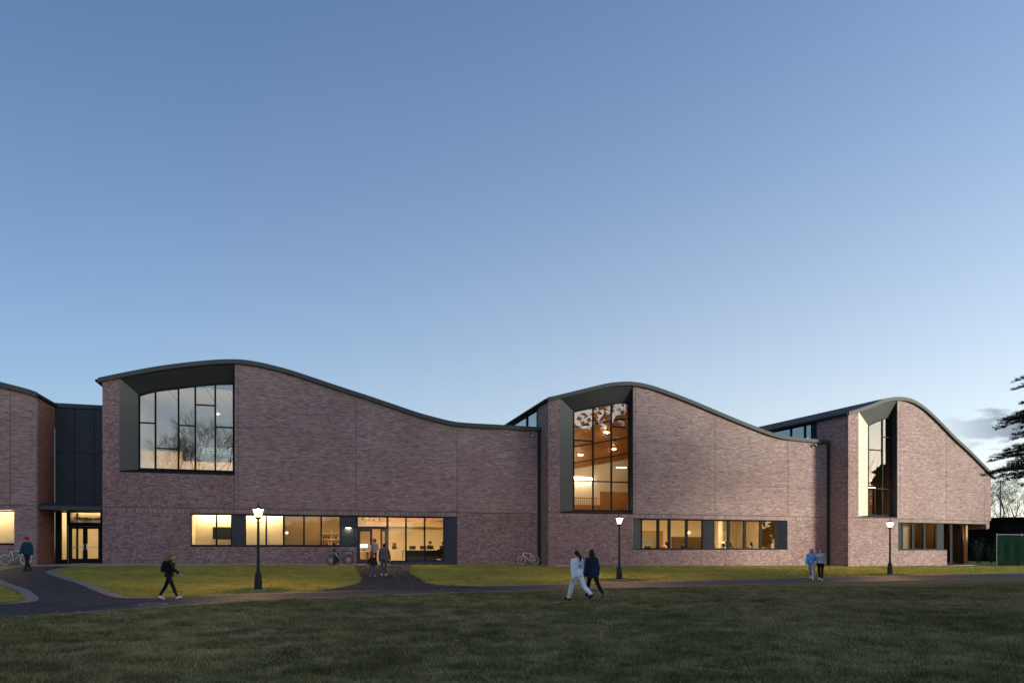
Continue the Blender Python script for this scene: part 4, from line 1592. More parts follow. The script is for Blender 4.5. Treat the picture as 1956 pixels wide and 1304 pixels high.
# upper hall of bay two
HT = -.62
zc2 = lambda s, D: 11.65 + .2 * (s - 18) - .40 * D
strip(L2, 17.0, 17.05, HT - 9.6, HT, 4.3, 11.4, 'interior_wall', 'white_wall')
sm2 = lambda D: 22.6 + .56 * D
mb = MB()
mb.poly([L2(sm2(0), HT, 4.3), L2(sm2(9.6), HT - 9.6, 4.3), L2(sm2(9.6), HT - 9.6, zc2(sm2(9.6), 9.6)), L2(sm2(0), HT, zc2(sm2(0), 0))])
mb.build('interior_wall', 'wood_panel', B)
strip(L2, 17.05, 28.0, HT - 9.65, HT - 9.6, 4.3, 10.2, 'interior_wall', 'white_wall')
strip(L2, 17.05, 28.0, HT - 9.6, HT, 4.25, 4.3, 'interior_floor', 'wood_panel')
pk, sl = MB(), MB()
D, k = 0.0, 0
while D < 9.55:
    slot = any(abs(D + .1 - q) < .115 for q in (2.5, 5.5, 8.5))
    d_ = .14 if slot else 0
    mb_ = sl if slot else pk
    n = 6
    for i in range(n):
        a, b = 17.05 + (sm2(D) - 17.05) * i / n, 17.05 + (sm2(D) - 17.05) * (i + 1) / n
        q = [L2(a, HT - D - .19, zc2(a, D + .19) + d_), L2(b, HT - D - .19, zc2(b, D + .19) + d_), L2(b, HT - D, zc2(b, D) + d_), L2(a, HT - D, zc2(a, D) + d_)]
        mb_.poly(q, [(a, D + .19), (b, D + .19), (b, D), (a, D)])
        if not slot:
            q2 = [L2(a, HT - D - .19, zc2(a, D + .19)), L2(b, HT - D - .19, zc2(b, D + .19)), L2(b, HT - D - .19, zc2(b, D + .19) + .06), L2(a, HT - D - .19, zc2(a, D + .19) + .06)]
            mb_.poly(q2)
    D += .22
    k += 1
o = pk.build('ceiling_planks', 'wood_ceiling', B, label='warm timber plank ceiling sloping down into the middle bay')
o['kind'] = 'stuff'
sl.build('ceiling_slots', 'dark_slot', o)
mb = MB()
mb.poly([L2(17.0, HT, zc2(17, 0) + .16), L2(sm2(0), HT, zc2(sm2(0), 0) + .16), L2(sm2(9.7), HT - 9.7, zc2(sm2(9.7), 9.7) + .16), L2(17.0, HT - 9.7, zc2(17, 9.7) + .16)])
mb.build('ceiling_deck', 'dark_slot', B)
strip(L2, 17.1, 27.5, HT - 9.2, HT - 9.1, 4.3, 5.5, 'timber_panel', 'wood_panel')
strip(L2, 22.6, 25.7, HT - 5.6, HT - 5.5, 4.3, 6.35, 'timber_panel', 'wood_ceiling')
for i, s in enumerate((18.6, 20.2, 21.7)):  # unseen uplights added to brighten the hall
    lamp_bar(F2, s - .6, s + .6, -1.25, -1.05, 4.33, 4.38, 'light_cove', ORD[i] + ' added unseen light from the left behind the sill of the tall middle window')
lamp_bar(F2, 21.3, 23.6, HT - 9.5, HT - 9.35, 7.75, 7.83, 'light_cove', 'bright cove light on the rear wall of the timber hall')
lamp_bar(F2, 23.6, 24.4, HT - 4.6, HT - 4.55, 8.2, 8.23, 'light_warm', 'short pendant light hanging in the timber hall')
for i, (s, D) in enumerate(((19.5, 4.0), (22.5, 4.0), (21.5, 7.0), (24.5, 7.0))):
    z = zc2(s, D) - .12
    lamp_bar(F2, s - .12, s + .12, HT - D - .12, HT - D + .12, z, z + .04, 'light_spot', ORD[i] + ' small square light under the timber ceiling')
g = F2(19.5, -3.5, 4.3)
rel = lambda s, t, z: tuple(np.array(F2(s, t, z)) - np.array(g))
bl = empty('balustrade', g)
tag(bl, 'timber balustrade with close upright rails behind the tall window', 'railing')
MB().box(rel, 17.1, 21.2, -3.55, -3.45, 5.55, 5.62).build('handrail', 'wood_ceiling', bl)
bar = MB().box(rel, 17.1 - .02, 17.1 + .02, -3.52, -3.48, 4.32, 5.55)
first = bar.build('baluster', 'wood_ceiling', bl)
dx = Vector(rel(17.25, -3.5, 5)) - Vector(rel(17.1, -3.5, 5))
for i in range(1, 28):
    o = first.copy()
    COL.objects.link(o)
    o.location = first.location + dx * i
for s, c_, lab in ((18.25, 'cloth_red', 'red seat behind the timber rails'), (18.75, 'cloth_rust', 'rust coloured seat behind the timber rails'), (19.25, 'brown_panel', 'brown seat behind the timber rails')):
    g = F2(s, -4.2, 4.3)
    rel = lambda a, t, z: tuple(np.array(F2(a, t, z)) - np.array(g))
    ch = empty('lounge_chair', g)
    tag(ch, lab, 'chair')
    MB().box(rel, s - .22, s + .22, -4.45, -4.0, 4.70, 4.82).build('seat', c_, ch)
    MB().box(rel, s - .22, s + .22, -4.5, -4.42, 4.82, 5.35).build('backrest', c_, ch)
    for a in (-.18, .18):
        for t in (-4.42, -4.05):
            MB().box(rel, s + a - .02, s + a + .02, t - .02, t + .02, 4.31, 4.70).build('leg', 'black_iron', ch)

# dining room
room(L2, 22.5, 36.2, T2 - .12, 7.0, 0.88, 4.18, 'cream_wall', 'white_wall', 'dark_floor')
strip(L2, 23.8, 28.9, T2 - 7.1, T2 - 6.9, 0.6, 3.25, 'timber_panel', 'wood_ceiling')
strip(L2, 25.2, 28.2, T2 - 6.88, T2 - 6.84, 0.6, 2.85, 'curtain', 'curtain')
strip(L2, 29.8, 33.2, T2 - 7.1, T2 - 6.9, 0.6, 2.75, 'timber_panel', 'brown_panel')
strip(L2, 34.9, 36.1, T2 - 2.2, T2 - 2.0, 0.6, 3.9, 'timber_panel', 'wood_panel')
strip(L2, 24.35, 24.75, T2 - 3.6, T2 - 3.2, 2.95, 4.17, 'bulkhead', 'white_wall')
strip(L2, 32.5, 32.9, T2 - 4.6, T2 - 4.2, 0.6, 4.17, 'column', 'white_wall')
for i, s in enumerate((23.9, 25.9, 27.8, 29.9, 31.9, 33.8)):
    lamp_bar(F2, s - .7, s + .7, T2 - 2.3, T2 - 2.15, 4.06, 4.11, 'light_warm', ['first', 'second', 'third', 'fourth', 'fifth', 'sixth'][i] + ' slim ceiling light from the left in the dining room')
# dim rooms of the end bay
room(L3, 50.3, 61.0, T3 - 1.5, 4.0, 0.36, 3.83, 'brown_panel', 'dark_slot', 'dark_floor', 'brown_panel')
room(L3, 50.9, 55.3, T3 - .12, 1.37, 0.36, 4.02, 'brown_panel', 'dark_slot', 'dark_floor', 'brown_panel')
lamp_bar(F3, 51.5, 54.8, T3 - .42, T3 - .30, 3.90, 3.94, 'light_dim', 'dim ceiling light behind the end bay strip window')
lamp_bar(F3, 56.4, 58.9, -1.0, -.9, 3.81, 3.825, 'light_dim', 'dim ceiling light behind the full height end glazing')
upper_room(L3, roof3, 46.2, 53.0, -.5, 8.0, 4.2, 'brown_panel', 'wood_ceiling', 'dark_slot', 'dark timber ceiling behind the narrow end window', 0.6, 9)
for i in range(9):
    strip(L3, 47.0, 51.0, -3.1, -3.0, 4.35 + .27 * i, 4.56 + .27 * i, 'timber_slat', 'wood_ceiling')
lamp_bar(F3, 47.2, 50.2, -2.2, -2.1, 6.75, 6.8, 'light_warm', 'slim light over the timber slats in the end bay')
lamp_bar(F3, 45.2, 45.4, -12, -4, 9.62, 9.67, 'light_warm', 'hidden light behind the side strip window of the end bay')
# left wing and entrance link
room(L1, -24.2, -16.2, T - .1, 1.5, 0.8, 4.2)
lamp_bar(F1, -22, -16.8, T - 1.0, T - .9, 4.06, 4.11, 'light_cove', 'long ceiling light in the left wing room')
room(L1, -15.2, -11.95, TK - .16, 4.0, 0.78, 4.3, 'cream_wall', 'white_wall')
lamp_bar(F1, -14.6, -12.4, TK - 1.3, TK - 1.1, 4.18, 4.23, 'light_cove', 'ceiling light in the left entrance hall')
lamp_bar(F1, -14.4, -12.5, TK - .45, TK - .38, 4.12, 4.15, 'light_low', 'small light over the entrance sign board')

# ------------------------------------------------------------------ street lamps
def make_lamp():
    root = empty('street_lamp')
    H = 3.45
    MB().box(ID, -.30, .30, -.30, .30, -.15, .03).build('footing', 'concrete', root)
    MB().lathe([(.17, .03), (.17, .10), (.15, .12), (.15, .42), (.135, .45), (.13, .62), (.10, .66), (.075, .72), (.085, .74), (.07, .77)], 12).build('base', 'black_iron', root)
    MB().lathe([(.062, .70), (.058, 1.2), (.048, 2.62), (.06, 2.64), (.06, 2.68), (.045, 2.70), (.035, 2.76), (.06, 2.80)], 12).build('post', 'black_iron', root)
    MB().lathe([(.05, 2.78), (.11, 2.82), (.125, 2.86), (.115, 2.88)], 12).build('lantern_cup', 'black_iron', root)
    n = 6
    zb, zt, rb, rt = 2.885, 3.17, .105, .20
    for k in range(n):
        a0, a1 = 2 * math.pi * (k + .06) / n, 2 * math.pi * (k + .94) / n
        P = lambda r, a, z: (r * math.cos(a), r * math.sin(a), z)
        mb = MB()
        mb.poly([P(rb, a0, zb), P(rb, a1, zb), P(rt, a1, zt), P(rt, a0, zt)])
        mb.poly([P(rb - .006, a1, zb), P(rb - .006, a0, zb), P(rt - .006, a0, zt), P(rt - .006, a1, zt)])
        mb.build('lantern_pane', 'lantern_glow', root)
        a = 2 * math.pi * k / n
        MB().tube([P(rb + .002, a, zb), P(rt + .002, a, zt)], .011, 5).build('lantern_bar', 'black_iron', root)
    MB().lathe([(.245, 3.17), (.25, 3.19), (.17, 3.235), (.11, 3.255), (.09, 3.275), (.055, 3.285), (.03, 3.30)], 12).build('lantern_cap', 'black_iron', root)
    MB().lathe([(.028, 3.295), (.02, 3.33), (.045, 3.345), (.02, 3.36), (.013, 3.40), (.022, 3.41), (.004, 3.47)], 10).build('finial', 'black_iron', root)
    MB().ball((0, 0, 3.02), (.035, .035, .06), 10, 8).build('bulb', 'lantern_core', root, True)
    ld = bpy.data.lights.new('lantern_light', 'POINT')
    ld.energy = 1500
    ld.color = (1.0, 0.56, 0.24)
    ld.shadow_soft_size = 0.05
    lo_ = bpy.data.objects.new('lantern_light', ld)
    lo_.location = (0, 0, 3.10)
    COL.objects.link(lo_)
    lo_.parent = root
    return root


lamp0 = make_lamp()
for i, (x, y, lab) in enumerate(((-10.0, 26.9, 'black lantern post before the bright left windows, nearest of the three'),
                                 (5.55, 35.3, 'black lantern post before the middle bay, between the walking pairs'),
                                 (23.2, 41.9, 'black lantern post before the end bay, farthest of the three'))):
    o = lamp0 if i == 0 else copy_tree(lamp0)
    o.location = (x, y, ground(x, y))
    o.rotation_euler = (0, 0, R(12 + 9 * i))
    tag(o, lab, 'street lamp', 'lantern posts along the path')


# ------------------------------------------------------------------ people
def caps(mb, p0, p1, r0, r1, n=12):
    """closed tapered capsule"""
    p0, p1 = Vector(p0), Vector(p1)
    d = p1 - p0
    L = d.length
    d = d / L if L > 1e-6 else Vector((0, 0, 1))
    prof_p, prof_r = [], []
    for k in range(4):
        a = math.pi / 2 * k / 4
        prof_p.append(p0 - d * r0 * math.cos(a))
        prof_r.append(max(.0008, r0 * math.sin(a)))
    prof_p += [p0, p1]
    prof_r += [r0, r1]
    for k in range(3, -1, -1):
        a = math.pi / 2 * k / 4
        prof_p.append(p1 + d * r1 * math.cos(a))
        prof_r.append(max(.0008, r1 * math.sin(a)))
    ref = Vector((0, 0, 1)) if abs(d.z) < 0.9 else Vector((1, 0, 0))
    x = d.cross(ref).normalized()
    y = d.cross(x)
    base = len(mb.v)
    for p, r in zip(prof_p, prof_r):
        for k in range(n):
            an = 2 * math.pi * k / n
            mb.v.append(tuple(p + (x * math.cos(an) + y * math.sin(an)) * r))
    m = len(prof_p)
    for i in range(m - 1):
        for k in range(n):
            k2 = (k + 1) % n
            mb.f.append((base + i * n + k, base + i * n + k2, base + (i + 1) * n + k2, base + (i + 1) * n + k))
            mb.uv.extend([(0, 0)] * 4)
            mb.mi.append(0)
    for i, rev in ((0, True), (m - 1, False)):
        idx = [base + i * n + k for k in range(n)]
        mb.f.append(tuple(idx[::-1] if rev else idx))
        mb.uv.extend([(0, 0)] * n)
        mb.mi.append(0)


def ell(mb, c, r):
    mb.ball(c, r, 14, 9)


def loft(mb, secs, n=18):
    """closed body through elliptical sections (centre, half width, half depth)"""
    base = len(mb.v)
    for c, rx, ry in secs:
        for k in range(n):
            a = 2 * math.pi * k / n
            ca_, sa_ = math.cos(a), math.sin(a)
            # slightly squared section
            q = (abs(ca_) ** 2.6 + abs(sa_) ** 2.6) ** (-1 / 2.6)
            mb.v.append((c[0] + rx * ca_ * q, c[1] + ry * sa_ * q, c[2]))
    m = len(secs)
    for i in range(m - 1):
        for k in range(n):
            k2 = (k + 1) % n
            mb.f.append((base + i * n + k, base + i * n + k2, base + (i + 1) * n + k2, base + (i + 1) * n + k))
            mb.uv.extend([(0, 0)] * 4)
            mb.mi.append(0)
    for i, rev in ((0, True), (m - 1, False)):
        idx = [base + i * n + k for k in range(n)]
        mb.f.append(tuple(idx[::-1] if rev else idx))
        mb.uv.extend([(0, 0)] * n)
        mb.mi.append(0)


def fuse(mb, name, mat, parent, voxel, smooth=4):
    """one continuous skin round overlapping volumes"""
    me = mb.mesh('tmp')
    o = bpy.data.objects.new('tmp', me)
    COL.objects.link(o)
    m = o.modifiers.new('r', 'REMESH')
    m.mode = 'VOXEL'
    m.voxel_size = voxel
    if smooth:
        sm = o.modifiers.new('s', 'SMOOTH')
        sm.factor = 0.5
        sm.iterations = smooth
    dg = bpy.context.evaluated_depsgraph_get()
    dg.update()
    out = bpy.data.meshes.new_from_object(o.evaluated_get(dg))
    bpy.data.objects.remove(o)
    bpy.data.meshes.remove(me)
    out.name = name
    out.materials.clear()
    out.materials.append(MATS[mat])
    out.polygons.foreach_set('use_smooth', [True] * len(out.polygons))
    ob = bpy.data.objects.new(name, out)
    COL.objects.link(ob)
    ob.parent = parent
    return ob


def person(label, loc, rz, H, legs, arms, lean=3, top='cloth_black', bottom='cloth_black', shoes='shoe_white', hair='long', hairm='hair_brown',
           hat=None, hood=False, top_len=0.0, puff=0.0, twist=0.0, fine=True, head_yaw=0, extra=None, group=None, baggy=0.0, seat=None, name='person', arm_len=1.0):
    """local axes: x to the person's right, y forward, z up; legs = (left, right) as (thigh, knee, toe) degrees; arms = (flex, spread, elbow)"""
    k = H / 1.70
    root = empty(name, loc, rz)
    tag(root, label, 'person', group)
    ca, sa = math.cos(R(lean)), math.sin(R(lean))
    hipz = 0.90

    def up(x, y, z):      # upper body leans about the hips
        dz_ = z - hipz
        return Vector((x, y * ca + dz_ * sa, hipz + dz_ * ca - y * sa))
    # legs
    LEG = []
    for side, (a, kn, toe) in zip((-1, 1), legs):
        hip = Vector((side * .088, 0, hipz))
        knee = hip + Vector((side * .008, math.sin(R(a)), -math.cos(R(a)))) * .415
        an = knee + Vector((0, math.sin(R(a - kn)), -math.cos(R(a - kn)))) * .405
        fd = Vector((side * .12, math.cos(R(toe)), math.sin(R(toe)))).normalized()
        LEG.append((hip, knee, an, fd))
    low = min(min((an - Vector((0, 0, .075))).z, (an + fd * .15 - Vector((0, 0, .055))).z) for _, _, an, fd in LEG)
    dzb = -low if seat is None else seat - hipz + .10
    sh = Vector((0, 0, dzb))
    S = lambda p: (Vector(p) + sh) * k
    body, shirt, trou = MB(), MB(), MB()
    # head and neck
    hc = up(0, .015, 1.565)
    yaw = R(head_yaw)
    fy = Vector((-math.sin(yaw), math.cos(yaw), 0))
    fx = Vector((math.cos(yaw), math.sin(yaw), 0))
    HD = lambda x, y, z: S(hc + fx * x + fy * y + Vector((0, 0, z)))
    ell(body, HD(0, -.01, .02), (.076 * k, .092 * k, .105 * k))
    ell(body, HD(0, .022, -.045), (.058 * k, .066 * k, .07 * k))
    caps(body, HD(0, .085, .008), HD(0, .102, -.022), .012 * k, .016 * k, 8)
    for s_ in (-1, 1):
        ell(body, HD(s_ * .078, -.012, -.002), (.012 * k, .022 * k, .032 * k))
    caps(body, S(up(0, -.005, 1.38)), HD(0, -.01, -.05), .055 * k, .05 * k)
    # torso
    caps(body, S(up(-.10, 0, 1.30)), S(up(.10, 0, 1.30)), .095 * k, .095 * k)
    caps(body, S(up(0, 0, 1.36)), S(up(0, 0, 1.02)), .10 * k, .10 * k)
    caps(body, S(up(-.06, 0, .95)), S(up(.06, 0, .95)), .10 * k, .10 * k)
    pf = puff
    hem = .90 - top_len
    secs = []
    for z_, rx, ry, yy in ((hem, .158, .118, 0), (hem + .03, .168, .125, 0), (.98, .160, .120, 0), (1.06, .150, .112, .004), (1.15, .158, .118, .006), (1.25, .172, .124, .004),
                           (1.32, .182, .118, -.004), (1.37, .178, .100, -.012), (1.405, .145, .084, -.016), (1.43, .092, .070, -.014), (1.46, .064, .060, -.008)):
        f_ = pf if z_ < 1.38 else pf * .4
        secs.append((S(up(0, yy, z_)), (rx + f_ * .75) * k, (ry + f_) * k))
    loft(shirt, secs)
    if hood:
        caps(shirt, S(up(-.07, -.085, 1.41)), S(up(.07, -.085, 1.41)), .055 * k, .055 * k)
        caps(shirt, S(up(0, -.10, 1.41)), S(up(0, -.13, 1.33)), .06 * k, .05 * k)
    # arms and hands
    for side, (fl, sp, el) in zip((-1, 1), arms):
        shd = up(side * .172, -.006, 1.365)
        d1 = Vector((side * math.sin(R(sp)), math.sin(R(fl)) * math.cos(R(sp)), -math.cos(R(fl)) * math.cos(R(sp))))
        elb = shd + d1 * .285 * arm_len
        d2 = Vector((side * math.sin(R(sp * .4)), math.sin(R(fl + el)), -math.cos(R(fl + el)))).normalized()
        wr = elb + d2 * .25 * arm_len
        caps(body, S(shd), S(elb), .042 * k, .036 * k)
        caps(body, S(elb), S(wr), .036 * k, .027 * k)
        caps(shirt, S(shd), S(elb), (.064 + pf * .5 + baggy * .4) * k, (.054 + pf * .5 + baggy * .4) * k)
        caps(shirt, S(elb), S(wr), (.056 + pf * .6 + baggy * .4) * k, (.042 + pf * .4 + baggy * .2) * k)
        # palm and five fingers
        side_v = d2.cross(Vector((side, 0, 0)))
        if side_v.length < .1:
            side_v = Vector((0, 1, 0))
        side_v.normalize()
        if side_v.y < 0:
            side_v = -side_v
        curl = Vector((-side * .5, .25, 0))
        pm = wr + d2 * .085
        caps(body, S(wr + d2 * .02), S(pm), .028 * k, .034 * k)
        if fine:
            for q, (o_, ln) in enumerate(((-.030, .062), (-.010, .078), (.011, .074), (.031, .064))):
                a0 = pm + side_v * o_ + d2 * .02
                a1 = a0 + (d2 + curl * .25).normalized() * ln * .55
                a2 = a1 + (d2 + curl * .9).normalized() * ln * .5
                caps(body, S(a0), S(a1), .0105 * k, .010 * k, 8)
                caps(body, S(a1), S(a2), .010 * k, .009 * k, 8)
            t0 = wr + d2 * .035 + side_v * .028
            t1 = t0 + (d2 * .7 + side_v * .75).normalized() * .04
            t2 = t1 + (d2 * .95 + side_v * .2).normalized() * .03
            caps(body, S(t0), S(t1), .013 * k, .011 * k, 8)
            caps(body, S(t1), S(t2), .011 * k, .010 * k, 8)
    # legs
    caps(trou, S((-.07, -.01, .93)), S((.07, -.01, .93)), .118 * k, .118 * k)
    for side, (hip, knee, an, fd) in zip((-1, 1), LEG):
        caps(body, S(hip), S(knee), .066 * k, .046 * k)
        caps(body, S(knee), S(an), .046 * k, .032 * k)
        caps(trou, S(hip), S(knee), (.092 + baggy) * k, (.064 + baggy) * k)
        caps(trou, S(knee), S(knee + (an - knee) * .45), (.064 + baggy) * k, (.060 + baggy) * k)
        caps(trou, S(knee + (an - knee) * .45), S(an + Vector((0, 0, .02))), (.060 + baggy) * k, (.044 + baggy * .8) * k)
        heel = an - fd * .03
        shoe = MB()
        n_ = Vector((0, 0, 1))
        dn = fd.cross(Vector((1, 0, 0)))
        if dn.z > 0:
            dn = -dn
        caps(body, S(an), S(an + fd * .10 + dn * .03), .032 * k, .026 * k)
        caps(shoe, S(an + dn * .005), S(an + dn * .035), .045 * k, .046 * k)
        caps(shoe, S(an - fd * .028 + dn * .036), S(an + fd * .16 + dn * .040), .038 * k, .034 * k)
        caps(shoe, S(an + fd * .02 + dn * .02), S(an + fd * .12 + dn * .034), .044 * k, .040 * k)
        fuse(shoe, 'shoe', shoes, root, .012 if fine else .025, 2)
    vx = .012 if fine else .028
    bo = fuse(body, 'body', 'skin', root, vx, 3)
    fuse(shirt, 'top', top, root, .018 if fine else .032, 5)
    fuse(trou, 'trousers', bottom, root, .018 if fine else .032, 4)
    # face
    if fine:
        for s_ in (-1, 1):
            e = MB()
            e.ball(HD(s_ * .031, .074, .012), (.011 * k, .008 * k, .007 * k), 8, 6)
            e.build('eye', 'eye_dark', root, True)
        m_ = MB()
        m_.ball(HD(0, .083, -.058), (.022 * k, .008 * k, .007 * k), 8, 6)
        m_.build('mouth', 'lip', root, True)
    # hair
    if hair:
        h = MB()
        ell(h, HD(0, -.022, .038), (.086 * k, .094 * k, .100 * k))
        if hair == 'long':
            caps(h, HD(0, -.065, .02), HD(0, -.105, -.14), .078 * k, .075 * k)
            caps(h, HD(0, -.10, -.12), HD(0, -.12, -.30), .075 * k, .05 * k)
            for s_ in (-1, 1):
                caps(h, HD(s_ * .07, -.02, .01), HD(s_ * .075, -.03, -.16), .03 * k, .028 * k)
        elif hair == 'tail':
            caps(h, HD(0, -.09, .03), HD(0, -.19, -.06), .045 * k, .055 * k)
            caps(h, HD(0, -.19, -.06), HD(0, -.21, -.20), .055 * k, .025 * k)
        else:
            ell(h, HD(0, -.045, -.01), (.076 * k, .066 * k, .075 * k))
        fuse(h, 'hair', hairm, root, .016 if fine else .03, 2)
    if hat:
        h = MB()
        ell(h, HD(0, -.012, .065), (.094 * k, .106 * k, .088 * k))
        caps(h, HD(-.05, .0, .045), HD(.05, .0, .045), .088 * k, .088 * k)
        fuse(h, 'hat', hat, root, .016 if fine else .03, 2)
        b = MB()
        b.ball(HD(0, -.02, .165), .024 * k, 8, 6)
        b.build('bobble', hat, root, True)
    if extra:
        extra(root, S, up, k)
    return root


def put(x, y):
    return (x, y, ground(x, y) + .012)


person('man in red hat and dark jacket walking on the branch path', put(-25.0, 35.2), R(170), 1.80,
       ((14, 4, 4), (-12, 14, -16)), ((-12, 10, 14), (10, 10, 18)), 2, 'cloth_teal', 'cloth_black', 'shoe_black', 'short', 'hair_brown', 'cloth_red', puff=.035, top_len=.06)


def backpack(root, S, up, k):
    b = MB()
    loft(b, [(S(up(0, -.20, z_)), rx * k, ry * k) for z_, rx, ry in ((.98, .10, .05), (1.0, .14, .085), (1.12, .15, .10), (1.26, .14, .09), (1.36, .11, .06), (1.39, .06, .03))])
    fuse(b, 'backpack', 'cloth_black', root, .02, 3)
    for s_ in (-1, 1):
        MB().tube([S(up(s_ * .11, -.12, 1.12)), S(up(s_ * .13, .10, 1.2)), S(up(s_ * .11, .10, 1.36)), S(up(s_ * .09, -.10, 1.41))], .016 * k, 6).build('strap', 'cloth_black', root)


def headband(root, S, up, k):
    backpack(root, S, up, k)
    b = MB()
    c = S(up(0, 0, 1.60))
    b.torus(c, .088 * k, .016 * k, (1, 0, 0), (0, 1, .25), 20, 6)
    b.build('headband', 'cloth_red', root, True)


person('woman in black with white trainers and red headband striding along the path', put(-11.35, 22.6), R(-86), 1.60,
       ((-22, 8, -22), (24, 4, 14)), ((-26, 10, 12), (38, 12, 12)), 8, 'cloth_black', 'cloth_black', 'shoe_white', 'tail', 'hair_blond', None, extra=headband, puff=.012, top_len=.05)


def back_print(root, S, up, k):
    """rows of small dark lettering on the back of the sweatshirt"""
    for r_, (z, n, w) in enumerate(((1.335, 4, .010), (1.30, 6, .010), (1.25, 4, .013), (1.205, 7, .009), (1.165, 8, .009), (1.13, 6, .010))):
        for i in range(n):
            x = (i - (n - 1) / 2) * (.19 / n)
            mb = MB()
            p = [S(up(x - w * .55, -.158, z)), S(up(x + w * .5, -.158, z)), S(up(x + w * .5, -.156, z + .014)), S(up(x - w * .55, -.156, z + .014))]
            q = [S(up(x - w * .55, -.14, z)), S(up(x + w * .5, -.14, z)), S(up(x + w * .5, -.14, z + .014)), S(up(x - w * .55, -.14, z + .014))]
            mb.poly(p)
            mb.poly(q[::-1])
            for a in range(4):
                mb.poly([p[a], p[(a + 1) % 4], q[(a + 1) % 4], q[a]][::-1])
            mb.build('letter_mark', 'cloth_black', root)


person('woman in white sweatshirt with back print and white trousers crossing the lawn', put(2.14, 22.3), R(38), 1.72,
       ((26, 6, 10), (-30, 22, -30)), ((-14, 14, 10), (8, 12, 12)), 4, 'cloth_white', 'cloth_white', 'shoe_black', 'tail', 'hair_brown', None, extra=back_print, baggy=.02, puff=.03, top_len=.05)
person('woman in dark coat with long dark hair walking beside the white sweatshirt', put(2.70, 22.9), R(30), 1.71,
       ((16, 4, 8), (-26, 16, -26)), ((4, 8, 10), (-8, 9, 14)), 5, 'cloth_navy', 'cloth_black', 'cloth_tan', 'long', 'hair_brown', None, puff=.035, top_len=.16)
person('man in grey jacket seen from behind approaching the open doors', put(-6.75, 36.0), R(4), 1.72,
       ((-10, 10, -10), (8, 4, 4)), ((4, 10, 8), (8, 17, 16)), 6, 'cloth_grey', 'cloth_jean', 'shoe_white', 'short', 'hair_black', None, puff=.04, top_len=.06)
person('small child in red bobble hat walking beside the grey jacketed man', put(-7.2, 35.3), R(-6), 1.20,
       ((-14, 14, -14), (12, 6, 6)), ((-10, 26, 14), (10, 14, 12)), 4, 'cloth_black', 'cloth_jean', 'shoe_green', 'short', 'hair_brown', 'cloth_red', puff=.045, top_len=.05)
person('woman in bright blue hoodie and grey sweatpants on the path', put(15.62, 35.6), R(150), 1.68,
       ((18, 4, 8), (-24, 24, -26)), ((30, 6, 95), (10, 9, 28)), 3, 'cloth_blue', 'cloth_sweat', 'shoe_white', 'long', 'hair_brown', None, hood=True, puff=.025, baggy=.018, head_yaw=-10)
person('woman in grey sweatshirt and black leggings beside the blue hoodie', put(15.98, 35.35), R(146), 1.68,
       ((12, 4, 4), (-14, 14, -16)), ((-10, 8, 12), (14, 8, 20)), 3, 'cloth_lightgrey', 'cloth_black', 'shoe_white', 'long', 'hair_black', None, puff=.025, head_yaw=12)


def fl(fr, s, t, z):
    x, y, _ = fr(s, t, z)
    return (x, y, z)


TH = R(16.6)
person('person in red bobble hat and grey coat coming out of the open doors', fl(F1, 4.28, TL - .45, .70), math.pi + TH, 1.70,
       ((10, 4, 4), (-8, 8, -8)), ((6, 10, 60), (4, 8, 30)), 2, 'cloth_lightgrey', 'cloth_navy', 'shoe_black', 'long', 'hair_black', 'cloth_red', puff=.03, top_len=.12)

# ------------------------------------------------------------------ lobby furniture and the people in it
g = F1(7.5, TL - 3.0, .66)
rel = lambda s, t, z: tuple(np.array(F1(s, t, z)) - np.array(g))
cn = empty('reception_counter', g)
tag(cn, 'long reception counter with pale top and black front in the lobby', 'counter')
MB().box(rel, 5.3, 11.0, TL - 3.5, TL - 2.7, 1.62, 1.68).build('worktop', 'white_top', cn)
MB().box(rel, 6.7, 10.9, TL - 3.0, TL - 2.9, .67, 1.617).build('front_panel', 'black_plastic', cn)
for s in (5.4, 6.6, 10.95):
    MB().box(rel, s - .04, s + .04, TL - 3.4, TL - 2.8, .67, 1.617).build('leg', 'white_top', cn)
g = F1(3.7, TL - 2.6, .66)
rel = lambda s, t, z: tuple(np.array(F1(s, t, z)) - np.array(g))
tb = empty('side_table', g)
tag(tb, 'pale high table with a glowing monitor just inside the closed door', 'table')
MB().box(rel, 2.6, 4.1, TL - 3.0, TL - 2.2, 1.52, 1.58).build('table_top', 'white_top', tb)
for s, t in ((2.7, -2.9), (4.0, -2.9), (2.7, -2.3), (4.0, -2.3)):
    MB().box(rel, s - .05, s + .05, TL + t - .05, TL + t + .05, .67, 1.517).build('leg', 'wood_panel', tb)
g = F1(3.75, TL - 2.6, 1.582)
rel = lambda s, t, z: tuple(np.array(F1(s, t, z)) - np.array(g))
mo = empty('monitor', g)
tag(mo, 'pale blue monitor on the high table behind the closed door', 'monitor')
MB().box(rel, 3.45, 4.05, TL - 2.62, TL - 2.58, 1.75, 2.10).build('case', 'black_plastic', mo)
MB().box(rel, 3.48, 4.02, TL - 2.578, TL - 2.574, 1.78, 2.07).build('display', 'screen_blue', mo)
MB().box(rel, 3.72, 3.78, TL - 2.64, TL - 2.60, 1.60, 1.75).build('stand', 'black_plastic', mo)
MB().box(rel, 3.62, 3.88, TL - 2.7, TL - 2.52, 1.583, 1.60).build('foot', 'black_plastic', mo)
